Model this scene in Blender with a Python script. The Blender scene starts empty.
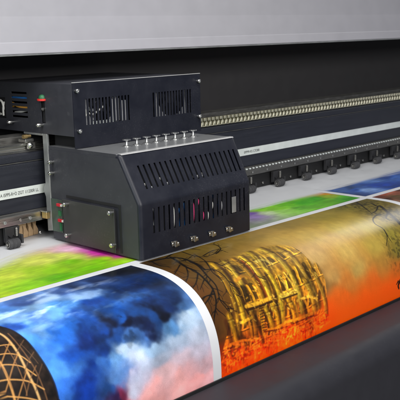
import bpy, math, random
import numpy as np
random.seed(7)
PI = math.pi
sc = bpy.context.scene
COL = sc.collection

# ------------------------------------------------------------------ camera model
FPX = 835.2                                   # focal length in photo pixels (photo is 400 wide)
RM = np.array([[0.69544202, -0.71816867, -0.02437549],
               [-0.15836196, -0.12008645, -0.98005139],
               [0.70091504, 0.68542907, -0.19724376]])   # rows: right, down, forward
CP = np.array([-1.43, -1.621, 0.60])


def ray(px, py):
    return RM.T @ np.array([(px - 200) / FPX, (py - 200) / FPX, 1.0])


def onx(px, py, X):
    d = ray(px, py)
    return CP + d * (X - CP[0]) / d[0]


def ony(px, py, Y):
    d = ray(px, py)
    return CP + d * (Y - CP[1]) / d[1]


def onz(px, py, Z):
    d = ray(px, py)
    return CP + d * (Z - CP[2]) / d[2]


# ------------------------------------------------------------------ materials
def lin(c):
    c = np.asarray(c, float) / 255.0
    return np.where(c <= 0.04045, c / 12.92, ((c + 0.055) / 1.055) ** 2.4)


def mat(name, col, rough=0.5, metal=0.0, bump=0.0, scale=400.0, var=0.12, coat=0.0, spec=0.5, streak=None, smudge=0.0):
    m = bpy.data.materials.new(name)
    m.use_nodes = True
    nt = m.node_tree
    b = nt.nodes['Principled BSDF']
    b.inputs['Roughness'].default_value = rough
    b.inputs['Metallic'].default_value = metal
    b.inputs['Specular IOR Level'].default_value = spec
    if coat:
        b.inputs['Coat Weight'].default_value = coat
        b.inputs['Coat Roughness'].default_value = 0.25
    tc = nt.nodes.new('ShaderNodeTexCoord')
    mp = nt.nodes.new('ShaderNodeMapping')
    if streak:
        mp.inputs['Scale'].default_value = streak
    nt.links.new(tc.outputs['Object'], mp.inputs['Vector'])
    n1 = nt.nodes.new('ShaderNodeTexNoise')
    n1.inputs['Scale'].default_value = 14.0
    n1.inputs['Detail'].default_value = 6.0
    n1.inputs['Roughness'].default_value = 0.62
    nt.links.new(mp.outputs['Vector'], n1.inputs['Vector'])
    ramp = nt.nodes.new('ShaderNodeMapRange')
    ramp.inputs['From Min'].default_value = 0.3
    ramp.inputs['From Max'].default_value = 0.7
    ramp.inputs['To Min'].default_value = 1.0 - var
    ramp.inputs['To Max'].default_value = 1.0 + var
    nt.links.new(n1.outputs['Fac'], ramp.inputs['Value'])
    mul = nt.nodes.new('ShaderNodeVectorMath')
    mul.operation = 'SCALE'
    mul.inputs[0].default_value = col
    nt.links.new(ramp.outputs['Result'], mul.inputs['Scale'])
    nt.links.new(mul.outputs['Vector'], b.inputs['Base Color'])
    r2 = nt.nodes.new('ShaderNodeMapRange')
    r2.inputs['From Min'].default_value = 0.25
    r2.inputs['From Max'].default_value = 0.75
    r2.inputs['To Min'].default_value = max(0.02, rough - 0.08 - smudge)
    r2.inputs['To Max'].default_value = min(1.0, rough + 0.08 + smudge)
    nt.links.new(n1.outputs['Fac'], r2.inputs['Value'])
    nt.links.new(r2.outputs['Result'], b.inputs['Roughness'])
    if bump:
        n2 = nt.nodes.new('ShaderNodeTexNoise')
        n2.inputs['Scale'].default_value = scale
        n2.inputs['Detail'].default_value = 3.0
        nt.links.new(mp.outputs['Vector'], n2.inputs['Vector'])
        bp = nt.nodes.new('ShaderNodeBump')
        bp.inputs['Strength'].default_value = bump
        bp.inputs['Distance'].default_value = 0.001
        nt.links.new(n2.outputs['Fac'], bp.inputs['Height'])
        nt.links.new(bp.outputs['Normal'], b.inputs['Normal'])
    return m


def dust(m, amount=0.5, colour=(0.16, 0.16, 0.17)):
    """settled dust, scuffs and fine grain mixed over a painted surface"""
    nt = m.node_tree
    b = nt.nodes['Principled BSDF']
    src = b.inputs['Base Color'].links[0].from_socket
    tc = nt.nodes.new('ShaderNodeTexCoord')
    fine = nt.nodes.new('ShaderNodeTexNoise')
    fine.inputs['Scale'].default_value = 260.0
    fine.inputs['Detail'].default_value = 4.0
    wide = nt.nodes.new('ShaderNodeTexNoise')
    wide.inputs['Scale'].default_value = 7.0
    wide.inputs['Detail'].default_value = 5.0
    mp = nt.nodes.new('ShaderNodeMapping')
    mp.inputs['Scale'].default_value = (60, 6, 9)
    mp.inputs['Rotation'].default_value = (0.3, 0.2, 0.5)
    scr = nt.nodes.new('ShaderNodeTexNoise')
    scr.inputs['Scale'].default_value = 6.0
    scr.inputs['Detail'].default_value = 2.0
    nt.links.new(tc.outputs['Object'], fine.inputs['Vector'])
    nt.links.new(tc.outputs['Object'], wide.inputs['Vector'])
    nt.links.new(tc.outputs['Object'], mp.inputs['Vector'])
    nt.links.new(mp.outputs['Vector'], scr.inputs['Vector'])
    r1 = nt.nodes.new('ShaderNodeMapRange')
    r1.inputs['From Min'].default_value = 0.56
    r1.inputs['From Max'].default_value = 0.74
    nt.links.new(fine.outputs['Fac'], r1.inputs['Value'])
    r2 = nt.nodes.new('ShaderNodeMapRange')
    r2.inputs['From Min'].default_value = 0.42
    r2.inputs['From Max'].default_value = 0.70
    nt.links.new(wide.outputs['Fac'], r2.inputs['Value'])
    r3 = nt.nodes.new('ShaderNodeMapRange')
    r3.inputs['From Min'].default_value = 0.72
    r3.inputs['From Max'].default_value = 0.76
    r3.inputs['To Max'].default_value = 0.35
    nt.links.new(scr.outputs['Fac'], r3.inputs['Value'])
    mu = nt.nodes.new('ShaderNodeMath')
    mu.operation = 'MULTIPLY'
    nt.links.new(r1.outputs['Result'], mu.inputs[0])
    nt.links.new(r2.outputs['Result'], mu.inputs[1])
    ad = nt.nodes.new('ShaderNodeMath')
    ad.operation = 'ADD'
    nt.links.new(mu.outputs['Value'], ad.inputs[0])
    nt.links.new(r3.outputs['Result'], ad.inputs[1])
    am = nt.nodes.new('ShaderNodeMath')
    am.operation = 'MULTIPLY'
    am.inputs[1].default_value = amount
    nt.links.new(ad.outputs['Value'], am.inputs[0])
    mx = nt.nodes.new('ShaderNodeMix')
    mx.data_type = 'RGBA'
    nt.links.new(am.outputs['Value'], mx.inputs['Factor'])
    nt.links.new(src, mx.inputs['A'])
    mx.inputs['B'].default_value = (*colour, 1)
    nt.links.new(mx.outputs['Result'], b.inputs['Base Color'])


def print_mat(name):
    m = bpy.data.materials.new(name)
    m.use_nodes = True
    nt = m.node_tree
    b = nt.nodes['Principled BSDF']
    at = nt.nodes.new('ShaderNodeAttribute')
    at.attribute_name = 'ink'
    tc = nt.nodes.new('ShaderNodeTexCoord')
    nz = nt.nodes.new('ShaderNodeTexNoise')
    nz.inputs['Scale'].default_value = 520.0
    nz.inputs['Detail'].default_value = 2.0
    nt.links.new(tc.outputs['Object'], nz.inputs['Vector'])
    mr = nt.nodes.new('ShaderNodeMapRange')
    mr.inputs['To Min'].default_value = 0.82
    mr.inputs['To Max'].default_value = 1.18
    nt.links.new(nz.outputs['Fac'], mr.inputs['Value'])
    sca = nt.nodes.new('ShaderNodeVectorMath')
    sca.operation = 'SCALE'
    nt.links.new(at.outputs['Color'], sca.inputs[0])
    nt.links.new(mr.outputs['Result'], sca.inputs['Scale'])
    nt.links.new(sca.outputs['Vector'], b.inputs['Base Color'])
    b.inputs['Roughness'].default_value = 0.30
    b.inputs['Specular IOR Level'].default_value = 0.42
    return m


M = dict(
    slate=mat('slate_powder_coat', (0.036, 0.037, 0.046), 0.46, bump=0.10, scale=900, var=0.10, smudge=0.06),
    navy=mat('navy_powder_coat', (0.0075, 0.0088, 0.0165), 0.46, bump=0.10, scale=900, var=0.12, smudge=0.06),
    topgrey=mat('satin_grey_top', (0.20, 0.205, 0.21), 0.36, metal=0.3, var=0.12, streak=(3, 40, 3)),
    plate=mat('charcoal_plate', (0.034, 0.034, 0.035), 0.5, bump=0.12, scale=900, var=0.12),
    black=mat('matt_black', (0.010, 0.010, 0.011), 0.75, var=0.2),
    back=mat('dark_back_panel', (0.050, 0.048, 0.050), 0.75, bump=0.15, scale=600, var=0.06),
    beam=mat('anodised_beam', (0.020, 0.022, 0.031), 0.42, var=0.15, streak=(0.4, 6, 6)),
    steel=mat('brushed_steel', (0.56, 0.55, 0.52), 0.32, metal=1.0, var=0.12, streak=(0.6, 25, 25), smudge=0.05),
    dullsteel=mat('dull_steel', (0.24, 0.235, 0.22), 0.45, metal=0.85, var=0.2, streak=(2, 12, 12), smudge=0.06),
    chrome=mat('nickel_screw', (0.72, 0.72, 0.70), 0.25, metal=1.0, var=0.08),
    zinc=mat('zinc_bracket', (0.33, 0.34, 0.34), 0.42, metal=0.55, var=0.2, smudge=0.06),
    cover=mat('cover_grey_paint', (0.37, 0.365, 0.395), 0.5, bump=0.06, scale=500, var=0.035),
    lip=mat('cover_lip_paint', (0.54, 0.54, 0.55), 0.45, var=0.05),
    paper=mat('glossy_white_vinyl', (0.68, 0.69, 0.71), 0.34, var=0.02),
    white=mat('white_label', (0.66, 0.70, 0.68), 0.5, var=0.10),
    ink=mat('label_ink', (0.05, 0.055, 0.055), 0.6, var=0.2),
    rubber=mat('grey_rubber', (0.038, 0.038, 0.041), 0.7, bump=0.4, scale=300, var=0.25),
    plastic=mat('black_plastic', (0.016, 0.016, 0.018), 0.45, var=0.2),
    bracket=mat('dark_grey_bracket', (0.022, 0.022, 0.024), 0.5, var=0.2),
    bar=mat('front_housing_paint', (0.024, 0.024, 0.030), 0.55, spec=0.28, bump=0.08, scale=700, var=0.06),
    cream=mat('cream_chain', (0.62, 0.60, 0.47), 0.38, metal=0.7, var=0.30, smudge=0.1),
    red=mat('red_plastic', (0.62, 0.03, 0.025), 0.4, var=0.1),
    redled=mat('red_diode', (0.50, 0.02, 0.035), 0.3, var=0.1),
    green=mat('green_plastic', (0.02, 0.13, 0.05), 0.45, var=0.15),
    pcb=mat('circuit_board', (0.060, 0.085, 0.068), 0.45, var=0.4),
    blue=mat('blue_wire', (0.02, 0.16, 0.48), 0.45, var=0.1),
    orange=mat('orange_wire', (0.62, 0.30, 0.05), 0.45, var=0.1),
    cable=mat('white_cable', (0.62, 0.62, 0.58), 0.45, var=0.1),
    pink=mat('magenta_tube', (0.72, 0.06, 0.20), 0.35, var=0.1),
    palegrey=mat('pale_grey_fan', (0.62, 0.63, 0.65), 0.5, var=0.2),
    card=mat('brown_cardboard', (0.46, 0.31, 0.17), 0.8, bump=0.3, scale=120, var=0.15, streak=(1, 1, 4)),
    railgrey=mat('rail_grey', (0.13, 0.128, 0.122), 0.48, metal=0.6, var=0.2, streak=(2, 12, 12), smudge=0.06),
    edge=mat('bright_edge', (0.62, 0.62, 0.61), 0.3, metal=0.4, var=0.06),
    olive=mat('olive_chain_back', (0.085, 0.078, 0.040), 0.5, var=0.3),
    gap_black=mat('black_gap_strip', (0.006, 0.006, 0.007), 0.7, var=0.2),
    gold=mat('brass_contact', (0.62, 0.44, 0.20), 0.35, metal=0.9, var=0.15),
)

for k_, a_ in (('slate', 0.30), ('navy', 0.22), ('plate', 0.25), ('bar', 0.06), ('beam', 0.25), ('rubber', 0.4), ('plastic', 0.3), ('bracket', 0.3)):
    dust(M[k_], a_)

# ------------------------------------------------------------------ object helpers
WL = {}                                        # world location of every object


def thing(name, label, cat, loc):
    o = bpy.data.objects.new(name, None)
    o.empty_display_size = 0.05
    COL.objects.link(o)
    o.location = loc
    WL[o] = np.array(loc, float)
    o['label'] = label
    o['category'] = cat
    return o


class MB:
    """Collects shapes and builds ONE mesh object."""
    def __init__(self):
        self.v = []
        self.f = []

    def add(self, vs, fs):
        n = len(self.v)
        self.v += [tuple(map(float, p)) for p in vs]
        self.f += [tuple(i + n for i in q) for q in fs]
        return self

    def box(self, x0, x1, y0, y1, z0, z1):
        vs = [(x, y, z) for x in (x0, x1) for y in (y0, y1) for z in (z0, z1)]
        return self.add(vs, [(0, 1, 3, 2), (4, 6, 7, 5), (0, 4, 5, 1), (2, 3, 7, 6), (0, 2, 6, 4), (1, 5, 7, 3)])

    def prism_x(self, prof, x0, x1):
        """closed (y,z) outline extruded along X"""
        n = len(prof)
        vs = [(x0, y, z) for y, z in prof] + [(x1, y, z) for y, z in prof]
        fs = [(i, (i + 1) % n, n + (i + 1) % n, n + i) for i in range(n)]
        fs += [tuple(range(n))[::-1], tuple(range(n, 2 * n))]
        return self.add(vs, fs)

    def prism_y(self, prof, y0, y1):
        """closed (x,z) outline extruded along Y"""
        n = len(prof)
        vs = [(x, y0, z) for x, z in prof] + [(x, y1, z) for x, z in prof]
        fs = [(i, (i + 1) % n, n + (i + 1) % n, n + i) for i in range(n)]
        fs += [tuple(range(n))[::-1], tuple(range(n, 2 * n))]
        return self.add(vs, fs)

    def lathe(self, c, axis, prof, n=20):
        """prof: (distance along axis, radius)"""
        c = np.array(c, float)
        a = np.array(axis, float)
        a /= np.linalg.norm(a)
        t = np.array([0, 0, 1.0]) if abs(a[2]) < 0.9 else np.array([1.0, 0, 0])
        u = np.cross(a, t)
        u /= np.linalg.norm(u)
        w = np.cross(a, u)
        vs, fs = [], []
        for d, r in prof:
            for k in range(n):
                th = 2 * PI * k / n
                vs.append(c + a * d + (u * math.cos(th) + w * math.sin(th)) * r)
        m = len(prof)
        for i in range(m - 1):
            for k in range(n):
                k2 = (k + 1) % n
                fs.append((i * n + k, i * n + k2, (i + 1) * n + k2, (i + 1) * n + k))
        fs.append(tuple(range(n))[::-1])
        fs.append(tuple((m - 1) * n + k for k in range(n)))
        return self.add(vs, fs)

    def tube(self, pts, r, n=10):
        pts = [np.array(p, float) for p in pts]
        vs, fs = [], []
        prev = None
        for i, p in enumerate(pts):
            t = pts[min(i + 1, len(pts) - 1)] - pts[max(i - 1, 0)]
            t /= np.linalg.norm(t)
            ref = prev if prev is not None else (np.array([0, 0, 1.0]) if abs(t[2]) < 0.9 else np.array([1.0, 0, 0]))
            u = ref - t * (ref @ t)
            u /= np.linalg.norm(u)
            prev = u
            w = np.cross(t, u)
            for k in range(n):
                th = 2 * PI * k / n
                vs.append(p + (u * math.cos(th) + w * math.sin(th)) * r)
        for i in range(len(pts) - 1):
            for k in range(n):
                k2 = (k + 1) % n
                fs.append((i * n + k, i * n + k2, (i + 1) * n + k2, (i + 1) * n + k))
        fs.append(tuple(range(n))[::-1])
        fs.append(tuple((len(pts) - 1) * n + k for k in range(n)))
        return self.add(vs, fs)

    def build(self, name, m, parent=None, smooth=False, bevel=0.0, seg=2, solid=0.0, origin=None, angle=35):
        v = np.array(self.v, float)
        o3 = (v.min(0) + v.max(0)) / 2 if origin is None else np.array(origin, float)
        me = bpy.data.meshes.new(name)
        me.from_pydata([tuple(p) for p in (v - o3)], [], self.f)
        me.materials.append(M[m] if isinstance(m, str) else m)
        import bmesh
        bm = bmesh.new()
        bm.from_mesh(me)
        bmesh.ops.recalc_face_normals(bm, faces=bm.faces)
        bm.to_mesh(me)
        bm.free()
        me.update()
        if smooth:
            me.shade_auto_smooth(angle=math.radians(angle)) if hasattr(me, 'shade_auto_smooth') else None
            me.polygons.foreach_set('use_smooth', [True] * len(me.polygons))
            if hasattr(me, 'set_sharp_from_angle'):
                me.set_sharp_from_angle(angle=math.radians(angle))
        o = bpy.data.objects.new(name, me)
        COL.objects.link(o)
        place(o, parent, o3)
        if solid:
            s = o.modifiers.new('thick', 'SOLIDIFY')
            s.thickness = solid
            s.offset = -1
            es = o.modifiers.new('split', 'EDGE_SPLIT')
            es.split_angle = math.radians(angle)
        if bevel:
            bv = o.modifiers.new('edge', 'BEVEL')
            bv.width = bevel
            bv.segments = seg
            bv.limit_method = 'ANGLE'
            bv.angle_limit = math.radians(40)
        return o


def place(o, parent, world):
    WL[o] = np.array(world, float)
    if parent is not None:
        o.parent = parent
        o.location = tuple(WL[o] - WL[parent])
    else:
        o.location = tuple(world)


def copy_to(o, parent, world):
    c = o.copy()
    COL.objects.link(c)
    place(c, parent, world)
    return c


def bez(pts, n=8):
    """Catmull-Rom through points"""
    P = [np.array(p, float) for p in pts]
    P = [2 * P[0] - P[1]] + P + [2 * P[-1] - P[-2]]
    out = []
    for i in range(1, len(P) - 2):
        for k in range(n):
            t = k / n
            a, b, c, d = P[i - 1], P[i], P[i + 1], P[i + 2]
            out.append(0.5 * ((2 * b) + (-a + c) * t + (2 * a - 5 * b + 4 * c - d) * t * t + (-a + 3 * b - 3 * c + d) * t ** 3))
    out.append(P[-2])
    return out


# screw head meshes (shared)
def screw_mb(axis, r=0.0058, l=0.016):
    return MB().lathe((0, 0, 0), axis, [(0, r * 0.62), (l * 0.45, r * 0.62), (l * 0.45, r), (l * 0.9, r), (l, r * 0.75), (l, r * 0.35), (l - 0.002, r * 0.3)], 16)


SCREW = {}


def screw(parent, pos, axis, r=0.0058, l=0.016, m='chrome', name='screw'):
    key = (tuple(axis), r, l, m)
    if key not in SCREW:
        SCREW[key] = screw_mb(axis, r, l).build(name, m, parent, smooth=True, origin=(0, 0, 0))
        place(SCREW[key], parent, pos)
        return SCREW[key]
    return copy_to(SCREW[key], parent, pos)


# ================================================================== PAPER SHEET
EY, EA, EB, EN = -0.0389, 0.2532, 0.2429, 2.625   # the flat sheet ends at EY, bends down (superellipse), then hangs straight
_th = np.linspace(0, PI / 2, 3000)
_cy = np.concatenate([EY - EA * np.sin(_th) ** (2 / EN), np.full(20, EY - EA)])
_cz = np.concatenate([-EB * (1 - np.clip(np.cos(_th), 0, 1) ** (2 / EN)), np.linspace(-EB - 0.003, -EB - 0.06, 20)])
_cs = -EY + np.concatenate([[0], np.cumsum(np.hypot(np.diff(_cy), np.diff(_cz)))])
_ang = np.arctan2(-np.gradient(_cz, _cs), -np.gradient(_cy, _cs))
_ang[0] = 0.0
S_END = _cs[-1]


def surf(s):
    """arc length s (0 at y=0, growing towards the front) -> y, z, normal y, normal z"""
    s = np.asarray(s, float)
    y = np.where(s <= -EY, -s, np.interp(s, _cs, _cy))
    z = np.where(s <= -EY, 0.0, np.interp(s, _cs, _cz))
    an = np.where(s <= -EY, 0.0, np.interp(s, _cs, _ang))
    return y, z, -np.sin(an), np.cos(an)


def paper(px, py):
    """photo pixel -> (x, s) on the sheet"""
    d = ray(px, py)
    lo, hi = 0.5, 6.0
    ts = np.linspace(lo, hi, 6000)
    P = CP[None] + ts[:, None] * d[None]
    y = P[:, 1]
    zs = np.where(y >= EY, 0.0, -EB * (1 - np.clip(1 - np.clip((EY - y) / EA, 0, 1) ** EN, 0, 1) ** (1 / EN)))
    zs = np.where(y < EY - EA, -9, zs)
    k = int(np.argmax(P[:, 2] < zs))
    if k == 0:
        k = 5999
    p = P[k]
    s = -p[1] if p[1] >= EY else float(np.interp(-p[1], -_cy, _cs))
    return np.array([p[0], s])


def sheet_mesh(name, xs, ss, lift, m, parent, thick=0.0):
    xs, ss = np.asarray(xs), np.asarray(ss)
    y, z, ny, nz = surf(ss)
    y = y + ny * lift
    z = z + nz * lift
    nx, ns = len(xs), len(ss)
    V = np.empty((ns, nx, 3))
    V[..., 0] = xs[None]
    rip = 0.0011 * (fbm(xs[None] * 2.6 + 5.0, ss[:, None] * 3.0 + xs[None] * 0.6, 2, 44.0) - 0.5) * sm(0.02, 0.16, ss)[:, None]
    V[..., 1] = y[:, None] + ny[:, None] * rip
    V[..., 2] = z[:, None] + nz[:, None] * rip
    o3 = V.reshape(-1, 3).mean(0)
    idx = np.arange(nx * ns).reshape(ns, nx)
    Q = np.stack([idx[:-1, :-1], idx[1:, :-1], idx[1:, 1:], idx[:-1, 1:]], -1).reshape(-1, 4)
    me = bpy.data.meshes.new(name)
    me.vertices.add(nx * ns)
    me.vertices.foreach_set('co', (V.reshape(-1, 3) - o3).ravel())
    me.loops.add(Q.size)
    me.loops.foreach_set('vertex_index', Q.ravel())
    me.polygons.add(len(Q))
    me.polygons.foreach_set('loop_start', np.arange(0, Q.size, 4))
    me.polygons.foreach_set('use_smooth', np.ones(len(Q), bool))
    me.update()
    me.validate()
    me.materials.append(m)
    o = bpy.data.objects.new(name, me)
    COL.objects.link(o)
    place(o, parent, o3)
    return o


# ---- painting in (x, s) coordinates of the sheet
RNG = np.random.default_rng(5)
LAT = RNG.random((256, 256))


def vnoise(x, y):
    xi, yi = np.floor(x).astype(int), np.floor(y).astype(int)
    fx, fy = x - xi, y - yi
    fx = fx * fx * (3 - 2 * fx)
    fy = fy * fy * (3 - 2 * fy)
    a = LAT[xi % 256, yi % 256]
    b = LAT[(xi + 1) % 256, yi % 256]
    c = LAT[xi % 256, (yi + 1) % 256]
    d = LAT[(xi + 1) % 256, (yi + 1) % 256]
    return (a * (1 - fx) + b * fx) * (1 - fy) + (c * (1 - fx) + d * fx) * fy


def fbm(x, y, o=5, off=0.0):
    v = 0
    a = 0.5
    for k in range(o):
        v = v + a * vnoise(x * 2 ** k + 17.3 * k + off, y * 2 ** k + 9.1 * k + off * 1.7)
        a *= 0.5
    return v / (1 - 0.5 ** o)


def sm(a, b, t):
    t = np.clip((t - a) / (b - a), 0, 1)
    return t * t * (3 - 2 * t)


def idw(X, S, ctrl, power=3.2, eps=0.006):
    """colour field through samples (px, py, (r,g,b))"""
    W = np.zeros(X.shape)
    C = np.zeros(X.shape + (3,))
    for px, py, c in ctrl:
        q = paper(px, py)
        w = 1.0 / (((X - q[0]) * 0.8) ** 2 + (S - q[1]) ** 2 + eps ** 2) ** (power / 2)
        W += w
        C += w[..., None] * np.array(c, float)
    return C / W[..., None]


def dist_poly(X, S, pts):
    """distance to a polyline and position along it 0..1"""
    D = np.full(X.shape, 9.0)
    T = np.zeros(X.shape)
    n = len(pts) - 1
    for i in range(n):
        a, b = pts[i], pts[i + 1]
        ab = b - a
        L = ab @ ab + 1e-12
        t = np.clip(((X - a[0]) * ab[0] + (S - a[1]) * ab[1]) / L, 0, 1)
        d = np.hypot(X - a[0] - t * ab[0], S - a[1] - t * ab[1])
        m = d < D
        D = np.where(m, d, D)
        T = np.where(m, (i + t) / n, T)
    return D, T


def stroke(C, X, S, pts, w0, w1, col, alpha=1.0, soft=0.35, raw=False, smooth=True):
    P = [np.array(p) if raw else paper(*p) for p in pts]
    if smooth and len(P) > 2:
        P = bez(P, 5)
    A = np.array(P)
    mg = max(w0, w1) * 2 + 0.004
    xs, ss = X[0], S[:, 0]
    i0, i1 = np.searchsorted(xs, A[:, 0].min() - mg), np.searchsorted(xs, A[:, 0].max() + mg)
    j0, j1 = np.searchsorted(ss, A[:, 1].min() - mg), np.searchsorted(ss, A[:, 1].max() + mg)
    if i1 <= i0 or j1 <= j0:
        return
    sl = (slice(j0, j1), slice(i0, i1))
    D, T = dist_poly(X[sl], S[sl], P)
    w = w0 + (w1 - w0) * T
    a = (1 - sm(w * (1 - soft), w * (1 + soft) + 0.0004, D)) * alpha
    C[sl] = C[sl] * (1 - a[..., None]) + a[..., None] * np.array(col, float)


def picture(name, xs, ss, paint, parent, label, fade=None):
    X, S = np.meshgrid(xs, ss)
    C = paint(X, S)
    C = np.clip(C, 0, 255)
    L = lin(C)
    if fade is not None:                       # ink not yet laid down: bare paper shows between the passes
        f = fade(X, S)[..., None]
        L = L * f + np.array([0.68, 0.69, 0.71]) * (1 - f)
    o = sheet_mesh(name, xs, ss, 0.0005, M_PRINT, parent)
    at = o.data.attributes.new('ink', 'FLOAT_COLOR', 'POINT')
    A = np.ones((X.size, 4), np.float32)
    A[:, :3] = L.reshape(-1, 3)
    at.data.foreach_set('color', A.ravel())
    o['label'] = label
    return o


M_PRINT = print_mat('printed_ink')


def ax(a, b, step):
    return np.linspace(a, b, max(2, int(round((b - a) / step)) + 1))


# ---- the pictures
def paint_sepia(X, S):
    wx = (fbm(X * 12, S * 12, 3, 3.0) - 0.5) * 0.035
    wy = (fbm(X * 12, S * 12, 3, 11.0) - 0.5) * 0.035
    ctrl = [(152, 264, (70, 48, 18)), (165, 262, (88, 62, 20)), (180, 258, (120, 92, 30)), (195, 252, (135, 108, 38)), (175, 275, (112, 72, 24)), (190, 292, (118, 70, 24)), (200, 275, (120, 84, 26)),
            (222, 245, (140, 112, 45)), (250, 238, (142, 115, 52)), (285, 225, (135, 112, 50)), (320, 217, (140, 122, 46)), (345, 207, (120, 110, 34)), (360, 203, (98, 86, 30)),
            (375, 210, (112, 98, 42)), (395, 215, (105, 92, 40)), (250, 255, (165, 130, 55)), (280, 240, (178, 146, 72)), (310, 235, (184, 154, 78)), (340, 228, (182, 158, 72)), (365, 225, (174, 154, 68)), (390, 232, (138, 124, 42)), (398, 250, (120, 105, 36)),
            (375, 245, (170, 144, 60)), (345, 250, (192, 158, 82)), (315, 255, (190, 154, 92)), (330, 275, (190, 144, 76)), (312, 268, (128, 98, 56)), (322, 285, (120, 88, 44)), (360, 268, (176, 142, 70)), (385, 268, (160, 122, 48)), (398, 275, (176, 96, 26)),
            (350, 285, (196, 118, 44)), (375, 285, (220, 98, 22)), (398, 288, (236, 82, 10)), (345, 300, (236, 96, 18)), (365, 303, (250, 88, 8)), (390, 297, (252, 84, 6)), (330, 315, (240, 90, 16)), (340, 320, (250, 90, 8)), (320, 328, (248, 100, 14)),
            (300, 335, (244, 96, 14)), (280, 345, (238, 78, 14)), (260, 353, (232, 74, 12)), (240, 363, (226, 62, 12)), (225, 373, (222, 56, 12)), (222, 360, (150, 52, 14)), (217, 335, (96, 58, 18)), (210, 312, (104, 62, 20)), (230, 330, (120, 76, 20)),
            (240, 345, (168, 72, 18)), (255, 335, (142, 90, 22)), (225, 300, (124, 78, 22)), (235, 285, (140, 100, 26)), (275, 320, (170, 108, 20)), (295, 318, (190, 118, 18)), (310, 312, (196, 122, 22)), (270, 285, (150, 112, 22)), (290, 290, (162, 124, 26)), (300, 275, (150, 120, 40))]
    C = idw(X + wx, S + wy, ctrl)
    n = fbm(X * 60, S * 60, 4, 5.0)
    C *= (0.92 + 0.16 * n)[..., None]
    # fine vertical drizzle of mist
    n2 = fbm(X * 160, S * 14, 3, 21.0)
    C *= (0.96 + 0.08 * n2)[..., None]
    C *= (0.72 + 0.28 * sm(0.08, 0.50, X + 0.3 * (S - 0.1)))[..., None]
    # --- orange glow printed along the foot of the picture
    og = sm(0.312, 0.425, S + (fbm(X * 7, S * 7, 3, 121.0) - 0.5) * 0.05 + 0.012 * sm(0.35, 0.8, X) - 0.05 * (1 - sm(0.05, 0.22, X)))[..., None]
    hot = np.array((206, 112, 36), float) * (1 - og) + np.array((255, 92, 10), float) * og
    C = C * (1 - og * 0.92) + hot * og * 0.92
    # --- ruined building
    K0 = (14, 10, 6)
    dx = (fbm(X * 34, S * 34, 4, 61.0) - 0.5) * 0.0085
    ds = (fbm(X * 34, S * 34, 4, 67.0) - 0.5) * 0.0085
    V = S + ds - 0.010 * (1 - sm(0.2, 0.4, S)) + 0.006 * np.sin(X * 13 + 1.0)
    U = X + dx + 1.7 * (S - 0.20) ** 2
    top = np.interp(U, [0.045, 0.056, 0.060, 0.120, 0.123, 0.138, 0.142, 0.20, 0.25, 0.30, 0.36, 0.40, 0.425, 0.436, 0.44, 0.452, 0.466, 0.480, 0.487], [0.46, 0.395, 0.312, 0.295, 0.21, 0.20, 0.130, 0.122, 0.113, 0.112, 0.116, 0.128, 0.150, 0.17, 0.25, 0.238, 0.246, 0.33, 0.47])
    body = sm(-0.006, 0.012, V - top)

    def band(v, a, b, e=0.003):
        return sm(a - e, a + e, v) * (1 - sm(b - e, b + e, v))
    tv = np.clip((S - 0.12) / 0.31, 0, 1)[..., None]
    tw = tv ** 2.4
    wall = np.array((168, 128, 30), float) * (1 - tw) + np.array((216, 84, 12), float) * tw
    tex = 0.42 + 0.85 * fbm(X * 46, S * 34, 5, 81.0) + 0.22 * sm(0.20, 0.34, U)
    # four storeys of arched openings, some blind, with lit jambs
    for s0, s1, gap, rr, dp in ((0.150, 0.190, 0.0258, 0.0078, 0.62), (0.222, 0.283, 0.0292, 0.0088, 0.70), (0.312, 0.352, 0.0212, 0.0062, 0.66), (0.374, 0.388, 0.0148, 0.0042, 0.60), (0.397, 0.410, 0.0126, 0.0036, 0.55)):
        k_ = np.round(U / gap)
        du = U - k_ * gap
        hsh = np.abs(np.sin(k_ * 12.9898 + s0 * 311.0))
        r_ = rr * (0.75 + 0.35 * hsh)
        arch = s0 + 0.012 * hsh + r_ * (1 - np.sqrt(np.clip(1 - (du / r_) ** 2, 0, 1)))
        m = band(du, -r_, r_, 0.0012) * band(V, arch, s1, 0.0016)
        tex = tex * (1 - m * dp * (0.45 + 0.55 * hsh))
        jm = band(du, -r_ - 0.0032, -r_, 0.0010) * band(V, s0 + 0.004, s1, 0.0016)
        tex = tex * (1 + 0.55 * jm)
        tex = tex * (1 + 0.50 * band(V, s1 + 0.001, s1 + 0.005, 0.0012)) * (1 - 0.50 * band(V, s1 + 0.005, s1 + 0.008, 0.0012))
    al = (body * (0.50 + 0.42 * sm(0.13, 0.23, S)) * (1 - 0.6 * sm(0.37, 0.42, S)) * (1 - 0.45 * sm(0.40, 0.49, U)))[..., None]
    C = C * (1 - al) + wall * tex[..., None] * al
    HI, GD, OC, DK, RD = (240, 204, 84), (214, 164, 30), (168, 118, 22), (44, 24, 5), (96, 34, 6)

    def st(pts, w, col, a_=0.9, soft=0.55, w1=None):
        stroke(C, X, S, pts, w, w if w1 is None else w1, col, a_, soft)

    def shaft(pts, w, col, gain=1.0):
        """one round pier: shaded right flank, body, lit left flank, a sharp glint"""
        sh_ = lambda k, j: [(p[0] + k, p[1] + j) for p in pts]
        w *= 1.12
        st(sh_(1.7 * w / 0.006, -0.7 * w / 0.006), w * 0.9, DK, 0.62, 0.8)
        st(pts, w * 1.15, tuple(c * 0.66 for c in col), 0.70, 0.9)
        st(sh_(-0.5, 0.2), w * 0.80, tuple(c * 0.90 * gain for c in col), 0.66, 0.98)
        st(sh_(-1.0, 0.4), w * 0.30, tuple(min(255, (c * 1.06 + 12) * gain) for c in col), 0.55, 0.95)
        n_ = len(pts)
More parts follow.
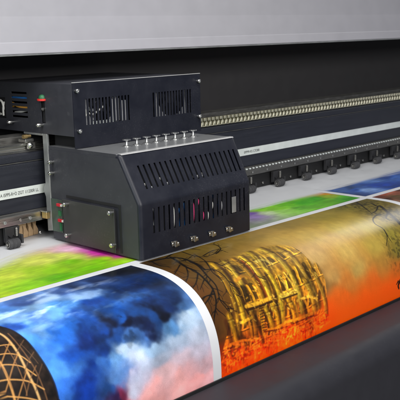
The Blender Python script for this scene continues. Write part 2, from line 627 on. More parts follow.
        for f_ in (0.12, 0.17, 0.86):           # moulded rings
            i = min(int(f_ * (n_ - 1)), n_ - 2)
            g_ = f_ * (n_ - 1) - i
            q = (pts[i][0] + g_ * (pts[i + 1][0] - pts[i][0]), pts[i][1] + g_ * (pts[i + 1][1] - pts[i][1]))
            e = w / 0.006
            st([(q[0] - 2.2 * e, q[1] + 1.1 * e), (q[0] + 2.4 * e, q[1] - 0.6 * e)], 0.0013, DK if f_ != 0.17 else HI, 0.32, 0.8)
    # deep bays
    for pts, w, col, a_ in [([(221, 270), (233, 285), (243, 304), (248, 322)], 0.010, DK, 0.75), ([(233, 268), (246, 284), (254, 300)], 0.008, DK, 0.7), ([(244, 262), (258, 279), (267, 299), (270, 312)], 0.009, RD, 0.85), ([(240, 300), (249, 318), (253, 338)], 0.011, DK, 0.7),
                            ([(266, 274), (274, 289), (277, 305)], 0.006, DK, 0.75), ([(279, 266), (287, 277), (293, 290)], 0.009, (96, 64, 18), 0.7), ([(293, 262), (302, 274), (307, 284)], 0.008, (110, 80, 34), 0.7), ([(284, 297), (290, 310), (292, 323)], 0.006, DK, 0.85), ([(299, 297), (305, 308), (307, 318)], 0.0055, DK, 0.8),
                            ([(255, 318), (261, 332), (263, 344)], 0.007, DK, 0.7), ([(226, 322), (231, 340), (233, 356)], 0.007, (70, 32, 8), 0.7), ([(236, 332), (244, 341), (252, 343)], 0.009, DK, 0.7), ([(264, 312), (268, 324), (269, 334)], 0.004, DK, 0.8), ([(275, 305), (280, 318), (281, 328)], 0.005, DK, 0.75)]:
        st(pts, w, col, a_)
    # windows and blind panels set in the bays
    for pts, w, col in [([(279, 276), (285, 285), (288, 292)], 0.0045, (206, 170, 62)), ([(284, 273), (290, 281), (294, 289)], 0.0030, (196, 158, 52)), ([(293, 303), (297, 312), (298, 320)], 0.0060, (206, 150, 30)), ([(247, 286), (253, 297), (256, 306)], 0.0040, (212, 150, 28)), ([(253, 286), (259, 297), (261, 305)], 0.0030, (190, 126, 24)),
                        ([(245, 312), (250, 326), (252, 338)], 0.0040, (176, 110, 20)), ([(259, 308), (262, 322), (264, 336)], 0.0055, (196, 136, 24)), ([(304, 300), (308, 309), (309, 316)], 0.0040, (206, 134, 26))]:
        st(pts, w, col, 0.85, 0.4)
    for pts, w, col in [([(212, 264), (226, 279), (238, 299), (244, 322)], 0.0068, GD), ([(217, 271), (229, 290), (236, 310), (239, 334)], 0.0045, OC), ([(224, 262), (234, 272), (241, 283)], 0.0058, (196, 160, 44)), ([(233, 259), (247, 271), (259, 289), (266, 310)], 0.0050, OC),
                        ([(241, 257), (255, 270), (267, 289), (273, 309)], 0.0062, (226, 184, 44)), ([(249, 253), (263, 266), (275, 284), (281, 302), (283, 322)], 0.0066, (220, 178, 36)), ([(260, 249), (276, 257), (290, 273), (298, 291), (302, 312)], 0.0068, (202, 166, 48)), ([(276, 248), (290, 256), (304, 273), (313, 290), (318, 308)], 0.0060, (192, 152, 52)),
                        ([(311, 270), (320, 286), (325, 303), (326, 318)], 0.0046, (188, 138, 40)), ([(304, 280), (311, 294), (314, 310)], 0.0064, (200, 148, 34)), ([(229, 316), (234, 331), (237, 347)], 0.0062, (212, 152, 20)), ([(249, 306), (254, 322), (256, 341)], 0.0046, (188, 118, 20)), ([(266, 309), (271, 322), (273, 334)], 0.0056, (222, 166, 24)), ([(273, 303), (277, 316), (279, 328)], 0.0062, (222, 158, 22)), ([(288, 300), (293, 311), (295, 323)], 0.0056, (214, 150, 24))]:
        shaft(pts, w, col)
    for pts, w, col in [([(236, 281), (243, 276), (250, 279)], 0.0050, (160, 106, 24)), ([(246, 307), (258, 303), (271, 298)], 0.0050, (228, 168, 40)), ([(248, 310), (260, 306.5), (272, 302)], 0.0028, DK), ([(281, 297), (289, 294.5), (296, 292)], 0.0075, (214, 180, 62)), ([(281, 299.5), (289, 297), (297, 294)], 0.0022, DK),
                        ([(264, 331), (275, 329), (285, 324)], 0.0036, (240, 150, 24)), ([(285, 323), (298, 319), (312, 314)], 0.0036, (240, 156, 32)), ([(264, 333), (280, 329), (298, 322), (314, 316)], 0.0018, (90, 26, 4)), ([(256, 262), (263, 260), (272, 264)], 0.0050, (214, 186, 84)), ([(297, 301), (308, 297), (317, 299)], 0.0034, (226, 172, 52)),
                        ([(230, 346), (243, 341), (256, 341)], 0.0030, (226, 130, 22)), ([(230, 348.5), (244, 343.5)], 0.0018, (80, 22, 4)), ([(242, 323), (252, 318)], 0.0036, (206, 150, 30))]:
        st(pts, w, col, 0.88, 0.4)
    for k in range(9):
        a_ = (259 + k * 0.5, 309 + k * 2.8)
        st([a_, (a_[0] + 4, a_[1] - 1.4)], 0.0014, DK, 0.75)
    for k in range(7):
        st([(253 + k * 2.3, 256 + k * 0.2), (261 + k * 2.1, 266 + k * 0.5)], 0.0014, HI if k % 2 else (110, 78, 18), 0.6)
    rng = random.Random(3)
    for k in range(330):                        # low arcades and broken masonry glowing at the foot
        px = rng.uniform(222, 326)
        py = 350 - (px - 222) * 0.36 + rng.uniform(0, 24)
        up = rng.random() < 0.6
        e = (px + rng.uniform(-0.6, 1.2), py + rng.uniform(1.5, 5.0)) if up else (px + rng.uniform(2, 5), py - rng.uniform(0.8, 2.0))
        st([(px, py), e], rng.uniform(0.0012, 0.0030), rng.choice([(255, 150, 34), (255, 178, 60), (190, 44, 6), (136, 30, 5), (255, 126, 22)]), 0.62, 0.7)
    for k in range(170):                        # carved detail on the walls
        px = rng.uniform(228, 318)
        py = rng.uniform(288, 330) - (px - 226) * 0.24
        e = (px + rng.uniform(-1.0, 2.4), py + rng.uniform(-1.2, 3.0))
        st([(px, py), e], rng.uniform(0.0010, 0.0022), rng.choice([(70, 38, 8), (96, 56, 10), (240, 200, 80), (226, 160, 34)]), 0.5, 0.7)
    gr = (1 + (fbm(X * 150, S * 110, 3, 99.0) - 0.5) * 0.60 * body) * (1 + (fbm(X * 22, S * 15, 3, 113.0) - 0.5) * 0.9 * body)
    C = C * gr[..., None]
    ft = (sm(0.315, 0.425, S + 0.02 * (fbm(X * 20, S * 20, 3, 131.0) - 0.5)) * (1 - sm(0.44, 0.52, X)))[..., None]
    C = C * (1 - ft) + ft * np.clip(C * np.array((1.22, 0.86, 0.50)) + np.array((22, 5, 0), float), 0, 255)
    # spilled stones glowing along the foot
    fo = sm(0.50, 0.72, fbm(X * 130, S * 75, 4, 103.0)) * sm(0.33, 0.39, S) * (1 - sm(0.42, 0.46, X)) * 0.22
    C = C * (1 - fo[..., None]) + fo[..., None] * np.array((255, 146, 34), float)
    # warm haze laid over the top of the ruin
    # --- bare branches, left
    K = (14, 10, 6)
    br = [([(150, 262), (163, 259), (178, 258), (192, 262), (205, 270)], 0.006, 0.004),
          ([(166, 258), (176, 252), (188, 249), (200, 250)], 0.0035, 0.0014),
          ([(172, 258), (184, 266), (196, 272), (205, 280), (213, 290), (216, 303), (214, 318)], 0.0055, 0.002),
          ([(190, 262), (198, 266), (207, 276), (216, 286), (220, 300), (228, 311)], 0.0042, 0.0012),
          ([(213, 290), (208, 300), (202, 307)], 0.003, 0.001),
          ([(214, 294), (205, 297), (199, 301)], 0.0024, 0.0008),
          ([(204, 270), (214, 270), (224, 276), (231, 285), (240, 289)], 0.0026, 0.0009),
          ([(200, 262), (212, 262), (222, 266), (232, 272)], 0.0024, 0.0008),
          ([(182, 252), (194, 256), (204, 257), (214, 254), (219, 249)], 0.0026, 0.0012),
          ([(203, 256), (212, 251), (219, 250), (228, 253)], 0.0024, 0.0008),
          ([(216, 254), (220.5, 249.5), (218, 246), (213, 244)], 0.0026, 0.0010),
          ([(195, 255), (206, 262), (212, 272), (222, 281), (227, 293)], 0.0022, 0.0008),
          ([(180, 265), (176, 272), (171, 279)], 0.0024, 0.0008),
          ([(186, 267), (188, 276), (184, 286)], 0.0024, 0.0008),
          ([(198, 273), (196, 283), (190, 292)], 0.0026, 0.0008),
          ([(204, 280), (200, 290)], 0.002, 0.0007),
          ([(170, 257), (178, 261), (186, 260), (195, 254)], 0.0035, 0.001),
          ([(152, 262), (160, 266), (170, 267)], 0.003, 0.001),
          ([(240, 258), (250, 266), (257, 276), (265, 280)], 0.0016, 0.0006),
          ([(219, 299), (226, 305), (232, 316)], 0.002, 0.0007),
          ([(222, 266), (230, 262), (238, 262)], 0.0014, 0.0006),
          ([(158, 258), (170, 252), (182, 247)], 0.0036, 0.001),
          ([(231, 285), (235, 294), (244, 298)], 0.0014, 0.0005)]
    rt = random.Random(21)
    for pts, a, b in br:
        stroke(C, X, S, pts, a * 0.8, b * 0.8, K, 0.93, 0.35)
        P = bez([paper(*p) for p in pts], 6)
        for k in range(len(P) // 3):
            i = rt.randrange(2, len(P) - 1)
            t = P[i] - P[i - 1]
            an = math.atan2(t[1], t[0]) + rt.choice((-1, 1)) * rt.uniform(0.4, 1.0)
            q = [P[i]]
            L = rt.uniform(0.012, 0.038)
            for j in range(4):
                an += rt.uniform(-0.35, 0.35)
                q.append(q[-1] + np.array([math.cos(an), math.sin(an)]) * L / 4)
            stroke(C, X, S, q, a * 0.32, 0.0005, K, 0.8, 0.4, raw=True)
    # --- tree and hanging twigs, right
    fm = fbm(X * 120, S * 120, 4, 41.0)
    for px, py, r, amt in [(352, 206, 0.10, 0.55), (366, 204, 0.09, 0.75), (380, 212, 0.09, 0.5), (396, 214, 0.10, 0.55), (396, 240, 0.08, 0.4), (398, 258, 0.07, 0.4)]:
        q = paper(px, py)
        m = (1 - sm(0.0, r, np.hypot((X - q[0]) * 0.7, S - q[1]))) * sm(0.45, 0.62, fm) * amt
        C[:] = C * (1 - m[..., None]) + m[..., None] * np.array((40, 36, 12), float)
    for pts, a, b in [([(400, 224), (392, 216), (386, 211), (380, 206)], 0.008, 0.005), ([(388, 213), (386, 218), (390, 221)], 0.004, 0.001), ([(386, 216), (378, 215), (373, 219), (375, 224), (383, 229), (388, 237), (392, 243)], 0.0028, 0.001),
                      ([(384, 230), (387, 237), (386, 246)], 0.0022, 0.0008), ([(376, 206), (370, 203), (364, 203)], 0.004, 0.001), ([(378, 206), (376, 211), (371, 214)], 0.003, 0.001),
                      ([(400, 282), (398, 288), (398.5, 296)], 0.005, 0.003), ([(398, 283), (396, 287)], 0.003, 0.001), ([(338, 207), (348, 205), (357, 208)], 0.0025, 0.001), ([(356, 202), (366, 209), (372, 214)], 0.003, 0.001)]:
        stroke(C, X, S, pts, a, b, (20, 15, 6), 0.9, 0.3)
    return C


def paint_blue(X, S):
    wx = (fbm(X * 14, S * 14, 4, 2.0) - 0.5) * 0.10
    wy = (fbm(X * 14, S * 14, 4, 8.0) - 0.5) * 0.08
    ctrl = [(4, 310, (96, 136, 214)), (12, 318, (150, 178, 226)), (25, 302, (70, 92, 160)), (50, 299, (190, 206, 236)), (38, 309, (164, 192, 232)), (30, 317, (110, 140, 215)), (70, 291, (58, 78, 130)), (62, 312, (120, 160, 224)), (90, 283, (28, 40, 74)), (110, 273, (16, 22, 40)), (128, 270, (14, 17, 30)), (150, 283, (16, 36, 76)), (88, 295, (150, 170, 214)), (100, 286, (40, 60, 110)),
            (75, 304, (96, 144, 218)), (20, 330, (46, 98, 210)), (40, 331, (128, 166, 228)), (60, 331, (46, 110, 214)), (50, 350, (80, 136, 222)), (75, 350, (30, 86, 196)), (62, 372, (92, 146, 224)), (60, 392, (60, 110, 205)), (85, 338, (14, 42, 112)), (95, 372, (14, 52, 136)), (83, 395, (18, 54, 146)), (100, 330, (24, 64, 148)), (98, 302, (22, 56, 128)), (82, 318, (34, 80, 170)),
            (120, 308, (24, 76, 162)), (113, 325, (12, 20, 46)), (130, 324, (8, 13, 32)), (140, 330, (14, 22, 50)), (153, 311, (10, 14, 32)), (160, 303, (22, 40, 84)), (145, 318, (30, 66, 130)), (122, 318, (30, 74, 150)), (122, 332, (34, 70, 140)), (134, 336, (70, 104, 170)), (120, 290, (20, 46, 100)), (138, 285, (14, 34, 80)), (166, 297, (22, 40, 80)), (176, 301, (66, 96, 146)), (140, 300, (32, 76, 152)), (162, 322, (96, 136, 190)), (180, 314, (196, 208, 224)), (170, 335, (196, 208, 228)),
            (190, 329, (204, 208, 222)), (196, 350, (206, 202, 216)), (150, 345, (176, 198, 226)), (130, 350, (200, 212, 230)), (141, 360, (220, 224, 238)), (119, 360, (116, 150, 202)), (160, 360, (186, 196, 216)), (180, 363, (224, 208, 216)), (205, 368, (218, 186, 194)), (200, 385, (252, 172, 168)), (185, 390, (255, 186, 178)), (160, 396, (255, 180, 172)), (170, 380, (242, 202, 200)),
            (140, 384, (218, 216, 230)), (120, 380, (90, 122, 182)), (124, 397, (120, 36, 70)), (116, 399, (46, 26, 72)), (134, 399, (206, 130, 140)), (109, 390, (44, 84, 160)), (104, 352, (26, 60, 140)), (106, 365, (60, 100, 175))]
    C = idw(X + wx, S + wy, ctrl, 3.6, 0.004)
    n = 0.5 + (fbm(X * 24, S * 24, 6, 15.0) - 0.5) * 1.25
    hl = np.clip((C.mean(-1) - 165) / 60, 0, 1)[..., None]
    C = C * (1 - 0.10 * hl * np.array((1.15, 1.0, 0.55)))
    bw = np.clip((C[..., 2] - C[..., 0]) / 110.0, 0, 1)[..., None]
    C = C * (1 - bw) + bw * C * np.array((0.80, 0.96, 0.97))
    lum = C.mean(-1)
    amp = 0.22 + 0.32 * (1 - np.clip(lum / 190, 0, 1))
    C *= (1 + (n - 0.5) * 2 * amp)[..., None]
    q = paper(185, 392)
    pk = np.exp(-(((X - q[0]) / 0.13) ** 2 + ((S - q[1]) / 0.075) ** 2)) * 0.38
    C = C * (1 - pk[..., None]) + pk[..., None] * np.array((255, 176, 172), float)
    # bright wisps in the upper left
    q = paper(45, 305)
    wisp = sm(0.52, 0.74, fbm(X * 14 + S * 6, S * 34, 5, 33.0)) * np.exp(-(((X - q[0]) / 0.22) ** 2 + ((S - q[1]) / 0.085) ** 2))
    C += wisp[..., None] * np.array((110, 100, 78), float)
    # dark stained hollows
    q = paper(130, 318)
    hol = sm(0.56, 0.72, fbm(X * 26, S * 26, 5, 57.0)) * np.exp(-(((X - q[0]) / 0.13) ** 2 + ((S - q[1]) / 0.07) ** 2))
    C *= (1 - 0.45 * hol)[..., None]
    # --- lattice dome, lower left (centre of its outline found on the sheet)
    ed = [paper(*p) for p in [(0, 327), (12, 331), (25, 340), (36, 353), (46, 368), (54, 385), (58, 400)]]
    edge = bez(ed, 6)
    E = np.array(edge)
    # inside = left of the outline at this s
    xe = np.interp(S[:, 0], E[:, 1], E[:, 0], left=-9, right=E[-1, 0] + 0.004)
    s0 = E[0, 1]
    inside = sm(-0.0015, 0.0015, xe[:, None] - X) * (S > s0 - 0.004)
    inside = inside * np.where(X < E[0, 0] - 0.0, sm(s0 - 0.002, s0 + 0.002, S + (X - E[0, 0]) * 0.15), 1)
    base = np.array((34, 25, 20), float) * (0.35 + 1.2 * fbm(X * 90, S * 90, 4, 71.0))[..., None]
    C = C * (1 - inside[..., None]) + base * inside[..., None]
    D = C.copy()
    GL = (226, 166, 92)
    for pts, w, col in [([(-4, 332), (6, 338), (17, 352), (27, 372), (35, 388), (40, 402)], 0.0042, (240, 192, 122)), ([(-6, 355), (2, 366), (9, 382), (15, 402)], 0.0040, (232, 168, 90)), ([(8, 334), (22, 350), (36, 372), (47, 400)], 0.0022, (120, 84, 54)),
                        ([(-4, 347), (6, 345), (14, 346)], 0.0018, GL), ([(-4, 355.5), (8, 354), (20, 356), (30, 363)], 0.0019, GL), ([(-4, 366), (8, 365), (22, 367), (36, 376)], 0.0020, GL), ([(-4, 382), (10, 380), (28, 382), (44, 390)], 0.0022, GL), ([(-4, 397), (12, 397), (30, 399), (48, 404)], 0.0022, GL),
                        ([(10, 342), (4, 356), (-2, 372)], 0.0016, (196, 138, 76)), ([(18, 354), (13, 366), (8, 384), (3, 400)], 0.0017, (196, 138, 76)), ([(27, 370), (22, 386), (17, 402)], 0.0017, (196, 138, 76)), ([(36, 366), (30, 380), (26, 396)], 0.0013, (140, 98, 60)), ([(-2, 362), (6, 374), (12, 390)], 0.0012, (150, 104, 60)), ([(4, 345), (14, 360), (22, 378), (27, 396)], 0.0012, (150, 104, 64)), ([(20, 344), (28, 352), (38, 364)], 0.0012, (96, 70, 50)), ([(24, 340), (18, 350), (14, 358)], 0.0012, (110, 80, 54)), ([(34, 352), (28, 362), (24, 374)], 0.0012, (110, 80, 54)), ([(42, 364), (38, 378), (36, 392)], 0.0012, (96, 70, 50))]:
        stroke(D, X, S, pts, w * 0.62, w * 0.62, col, 0.85, 0.6)
    C = C * (1 - inside[..., None]) + D * inside[..., None]
    stroke(C, X, S, [(0, 327), (12, 331), (25, 340), (36, 353), (46, 368), (54, 385), (58, 400)], 0.0022, 0.003, (22, 18, 22), 0.8)
    return C


def simple_paint(ctrl, amp=0.18, fs=26, warp=0.05, sx=1.0, off=0.0):
    def f(X, S):
        wx = (fbm(X * fs * sx, S * fs, 4, 2.0 + off) - 0.5) * warp
        wy = (fbm(X * fs * sx, S * fs, 4, 6.0 + off) - 0.5) * warp
        C = idw(X + wx, S + wy, ctrl, 3.2, 0.008)
        C *= (1 + (fbm(X * 40 * sx, S * 70, 5, 9.0 + off) - 0.5) * 2 * amp)[..., None]
        C *= (1 + (fbm(X * 9, S * 320, 2, 19.0 + off) - 0.5) * 0.16)[..., None]     # print passes
        return C
    return f


GREEN_L = [(0, 285, (166, 196, 36)), (10, 275, (190, 206, 60)), (30, 271, (150, 190, 30)), (50, 270, (132, 186, 16)), (70, 262, (112, 176, 12)), (30, 285, (126, 188, 14)), (60, 278, (88, 164, 8)), (90, 268, (110, 182, 10)), (5, 295, (160, 190, 24)), (20, 291, (130, 184, 14)),
           (110, 258, (150, 202, 30)), (120, 263, (140, 198, 20)), (76, 258, (190, 206, 90)), (90, 251, (216, 110, 190)), (100, 252, (196, 50, 160)), (110, 253, (196, 40, 160)), (120, 256, (206, 60, 170)), (78, 249, (230, 150, 206)), (70, 250, (232, 190, 210)), (128, 262, (150, 206, 40)), (60, 257, (196, 208, 90)), (40, 262, (206, 214, 90)), (100, 262, (120, 186, 14))]
GREEN_R = [(254, 214, (120, 84, 170)), (261, 216.5, (150, 124, 184)), (270, 213, (196, 214, 170)), (262, 210, (130, 196, 40)), (276, 209, (126, 204, 30)), (255, 207, (110, 178, 40)), (266, 206, (130, 200, 30)), (285, 205, (104, 190, 14)), (300, 203, (64, 166, 10)), (315, 200, (60, 160, 14)), (325, 194, (206, 140, 30)), (330, 197, (140, 164, 30)), (345, 197, (76, 166, 36)), (290, 198, (120, 194, 50)), (310, 195, (160, 160, 40)), (352, 199, (50, 138, 20)), (282, 211, (150, 206, 90)), (296, 208, (90, 166, 40)), (318, 193, (190, 120, 40)), (335, 193, (120, 150, 40))]
BLUE_R = [(342, 190, (70, 98, 156)), (360, 190, (34, 74, 158)), (380, 185, (24, 62, 156)), (395, 178, (60, 104, 186)), (397, 186, (24, 54, 126)), (372, 180, (90, 124, 186)), (358, 195, (36, 56, 106)), (350, 188, (44, 70, 120)), (385, 178, (30, 66, 140)), (372, 190, (120, 150, 200))]
BROWN = [(375, 197, (104, 48, 32)), (390, 192, (150, 84, 62)), (396, 203, (116, 84, 64)), (399, 190, (80, 40, 32)), (384, 200, (66, 30, 18)), (380, 195, (140, 70, 50)), (399, 197, (90, 70, 40))]

XA, XB, XC, XD = -1.13, -0.039, -0.010, 1.082        # picture edges across the sheet
XE = 1.114
paper_t = thing('printed_sheet', 'white glossy vinyl sheet carrying rows of colourful printed pictures, bending down over the printer front', 'printed sheet', (0.3, -0.1, 0.0))
s_sheet = np.concatenate([np.linspace(-0.86, -0.05, 12), np.linspace(-0.03, S_END + 0.10, 60)])
_end = S_END


def surf_ext(s):
    return surf(np.minimum(s, _end))


sh = sheet_mesh('blank_sheet', np.linspace(-1.35, 3.9, 420), np.concatenate([np.linspace(-0.86, -0.05, 12), np.linspace(-0.03, S_END, 160)]), 0.0, M['paper'], paper_t)
so = sh.modifiers.new('thick', 'SOLIDIFY')
so.thickness = 0.0003
so.offset = -1
S0 = 0.0
picture('printed_picture', ax(XC, XD, 0.0016), ax(S0, S_END - 0.005, 0.0016), paint_sepia, paper_t, 'sepia print of a golden columned ruin with bare branches and an orange foot')
picture('printed_picture', np.concatenate([ax(XA, -0.60, 0.02)[:-1], ax(-0.60, XB, 0.0013)]), ax(S0, S_END - 0.005, 0.0014), paint_blue, paper_t, 'print of a deep blue cloudy sky with pink light and a golden lattice dome')


def fade_back(X, S, s_a=-0.272, s_b=-0.20, sc_=0.03, off=0.0):
    n = (fbm(X * 5, S * 90, 4, off) - 0.5) * 0.06 + (fbm(X * 1.6, X * 0 + off, 3, 3 + off) - 0.5) * 0.05
    return sm(s_a, s_b, S + n)


picture('printed_picture', np.concatenate([ax(XA, -0.60, 0.02)[:-1], ax(-0.60, 0.25, 0.003)]), ax(-0.40, -0.0275, 0.0025), simple_paint(GREEN_L, 0.14, 10, 0.05, 1.0, 3.0), paper_t, 'half printed green picture with a magenta bloom at its edge', lambda X, S: fade_back(X, S + 0.075 * sm(-0.38, -0.10, X), -0.300, -0.205, off=2.0))
picture('printed_picture', ax(0.295, XD, 0.003), ax(-0.26, -0.0275, 0.0025), simple_paint(GREEN_R, 0.16, 10, 0.05, 1.0, 7.0), paper_t, 'half printed green picture with violet and orange patches', lambda X, S: fade_back(X, S, -0.235, -0.185, off=5.0))
picture('printed_picture', ax(XE, 2.2, 0.004), ax(-0.26, -0.0275, 0.0025), simple_paint(BLUE_R, 0.22, 14, 0.06, 1.0, 12.0), paper_t, 'half printed blue sky picture at the far right', lambda X, S: fade_back(X, S, -0.235, -0.19, off=8.0))
picture('printed_picture', ax(XE, 2.2, 0.004), ax(S0, S_END - 0.005, 0.005), simple_paint(BROWN, 0.35, 24, 0.06, 1.0, 17.0), paper_t, 'reddish brown picture at the far right')

# ================================================================== PRINTER BODY
X0, X1 = -1.40, 4.0
printer = thing('large_format_printer', 'wide dark printer with pale grey top cover, black beam and a row of pinch rollers', 'printer', (0.5, 0.5, -0.6))

# top cover: folded sheet metal
cov = [(0.3935, 0.5515), (0.3935, 0.5535), (0.4010, 0.5815), (0.4025, 0.5845), (0.4115, 0.6490), (0.4125, 0.6550), (0.4130, 0.6610), (0.4300, 1.02), (0.470, 1.06), (0.98, 1.10), (0.98, 1.08), (0.49, 1.04), (0.468, 1.01), (0.440, 0.66), (0.432, 0.645), (0.416, 0.590), (0.412, 0.5515)]
cv = MB().prism_x(cov, X0, X1).build('top_cover', 'cover', printer, smooth=True, angle=3)
MB().box(X0, X1, 0.3925, 0.4115, 0.546, 0.5505).build('cover_trim', 'zinc', printer, bevel=0.001)['label'] = 'thin grey trim along the lower edge of the cover'

MB().box(X0, X1, 0.735, 0.755, -0.05, 1.075).build('back_panel', 'back', printer)
for xa in (X0 - 0.02, X1):
    MB().prism_x([(-0.30, -0.6), (-0.30, -0.01), (0.30, 0.5), (0.395, 0.56), (0.43, 1.06), (0.99, 1.09), (0.99, -0.6)], xa, xa + 0.02).build('end_panel', 'plate', printer)

# gantry beam: extrusion with a groove line
bm = [(0.450, 0.092), (0.450, 0.232), (0.4525, 0.2335), (0.4525, 0.2385), (0.450, 0.240), (0.450, 0.258), (0.455, 0.263), (0.62, 0.263), (0.62, 0.092)]
MB().prism_x(bm, X0, X1).build('gantry_beam', 'beam', printer, bevel=0.001)
MB().box(X0, X1, 0.4495, 0.4515, 0.2365, 0.2382).build('seam_strip', 'dullsteel', printer)['label'] = 'hair thin bright seam along the beam'
# steel guide rails on top of the beam
rl = MB()
rl.prism_x([(0.462, 0.2635), (0.462, 0.272), (0.466, 0.275), (0.466, 0.280), (0.462, 0.283), (0.462, 0.290), (0.484, 0.290), (0.484, 0.283), (0.480, 0.280), (0.480, 0.275), (0.484, 0.272), (0.484, 0.2635)], X0, X1)
rl.build('guide_rail', 'steel', printer, bevel=0.0006)
MB().prism_x([(0.515, 0.2635), (0.515, 0.305), (0.53, 0.309), (0.56, 0.309), (0.56, 0.2635)], X0, X1).build('guide_rail', 'dullsteel', printer, bevel=0.001)

# white marking strip with its lettering
ms = MB().box(X0, X1, 0.4478, 0.4493, 0.1365, 0.1635).build('marking_strip', 'white', printer)


def lettering(txt, x, y, z, size, parent, m, stretch=1.0):
    cu = bpy.data.curves.new('lettering', 'FONT')
    cu.body = txt
    cu.size = size
    cu.extrude = 0.0002
    t = bpy.data.objects.new('lettering_curve', cu)
    COL.objects.link(t)
    bpy.context.view_layer.update()
    me = bpy.data.meshes.new_from_object(t.evaluated_get(bpy.context.evaluated_depsgraph_get()))
    bpy.data.objects.remove(t)
    n = len(me.vertices)
    co = np.empty(n * 3)
    me.vertices.foreach_get('co', co)
    co = co.reshape(-1, 3)
    co = np.stack([co[:, 0] * stretch, -co[:, 2], co[:, 1]], 1)
    me.vertices.foreach_set('co', co.ravel())
    me.materials.clear()
    me.materials.append(M[m])
    me.update()
    me.name = 'lettering'
    o = bpy.data.objects.new('lettering', me)
    COL.objects.link(o)
    place(o, parent, (x, y, z))
    return o


lettering('A I5PPS-R+D ZGT 1/1200R LL', -0.139, 0.4475, 0.1445, 0.0135, ms, 'ink', 0.78)
lettering('0PP99-R5 C7DBR', 0.930, 0.4475, 0.1440, 0.0135, ms, 'ink', 0.92)

# cable chain lying along the beam (right of the carriage)
chain = MB().box(0.50, 2.62, 0.4545, 0.4585, 0.2655, 0.2975).build('cable_chain', 'olive', printer)
pitch = 0.0212
lk = None
for k in range(100):
    x = 0.505 + k * pitch
    if lk is None:
        b = MB()
        b.box(x, x + 0.0125, 0.4470, 0.4535, 0.2868, 0.2975)
        b.box(x + 0.0015, x + 0.0110, 0.4450, 0.4475, 0.2890, 0.2960)
        b.prism_y([(x + 0.006, 0.2685), (x + 0.0165, 0.2685), (x + 0.0205, 0.2800), (x + 0.0185, 0.2830), (x + 0.0100, 0.2830)], 0.4478, 0.4535)
        b.box(x + 0.0135, x + 0.0165, 0.4500, 0.4540, 0.2700, 0.2950)
        b.box(x - 0.001, x + 0.0200, 0.4505, 0.4535, 0.2662, 0.2680)
        b.lathe((x + 0.0130, 0.4480, 0.2758), (0, -1, 0), [(0, 0.0032), (0.0014, 0.0032), (0.0018, 0.002)], 10)
        lk = b.build('link', 'cream', chain, bevel=0.0007, seg=1)
        base = WL[lk].copy()
    else:
        copy_to(lk, chain, base + np.array([pitch * k, 0, 0]))

# clamp rail above the pinch rollers: folded strip with a toothed upper edge
cr = MB()
cr.prism_x([(0.432, 0.0605), (0.432, 0.0850), (0.434, 0.0870), (0.449, 0.0885), (0.449, 0.0915), (0.4497, 0.0915), (0.4497, 0.058), (0.437, 0.058)], X0, X1)
crail = cr.build('clamp_rail', 'railgrey', printer, bevel=0.0006)
th = MB()
k = 0
x = X0 + 0.01
while x < X1 - 0.02:
    if x > 0.3:
        th.box(x, x + 0.0085, 0.4312, 0.4365, 0.0836, 0.0884)
    x += 0.0196
th.build('tooth_row', 'white', crail)['label'] = 'row of bright square teeth along the rail edge'
th = None
for x in np.arange(-1.3, 3.6, 0.087):
    screw(crail, (x - 0.0049, 0.4318, 0.0720), (0, -1, 0), 0.0045, 0.0035, 'steel')

MB().box(X0, -0.0125, 0.4290, 0.4312, 0.0592, 0.0862).build('left_rail_strip', 'steel', crail, bevel=0.0006)['label'] = 'brighter steel strip over the left stretch of the rail'  # brighter steel laid over the rail left of the carriage
for x in (-0.0555, -0.142):
    screw(crail, (x, 0.4290, 0.0725), (0, -1, 0), 0.0050, 0.0030, 'zinc')

# dark board behind the rollers, open on the left where the stuff behind shows
for xa, xb in ((X0, -0.093), (0.06, X1)):
    MB().box(xa, xb, 0.452, 0.458, 0.0012, 0.0575).build('roller_backboard', 'black', printer)
MB().box(X0, X1, 0.60, 0.61, 0.0012, 0.0915).build('roller_backboard', 'black', printer)
MB().box(X0, X1, 0.68, 0.73, 0.0006, 0.262).build('rear_beam', 'black', printer)

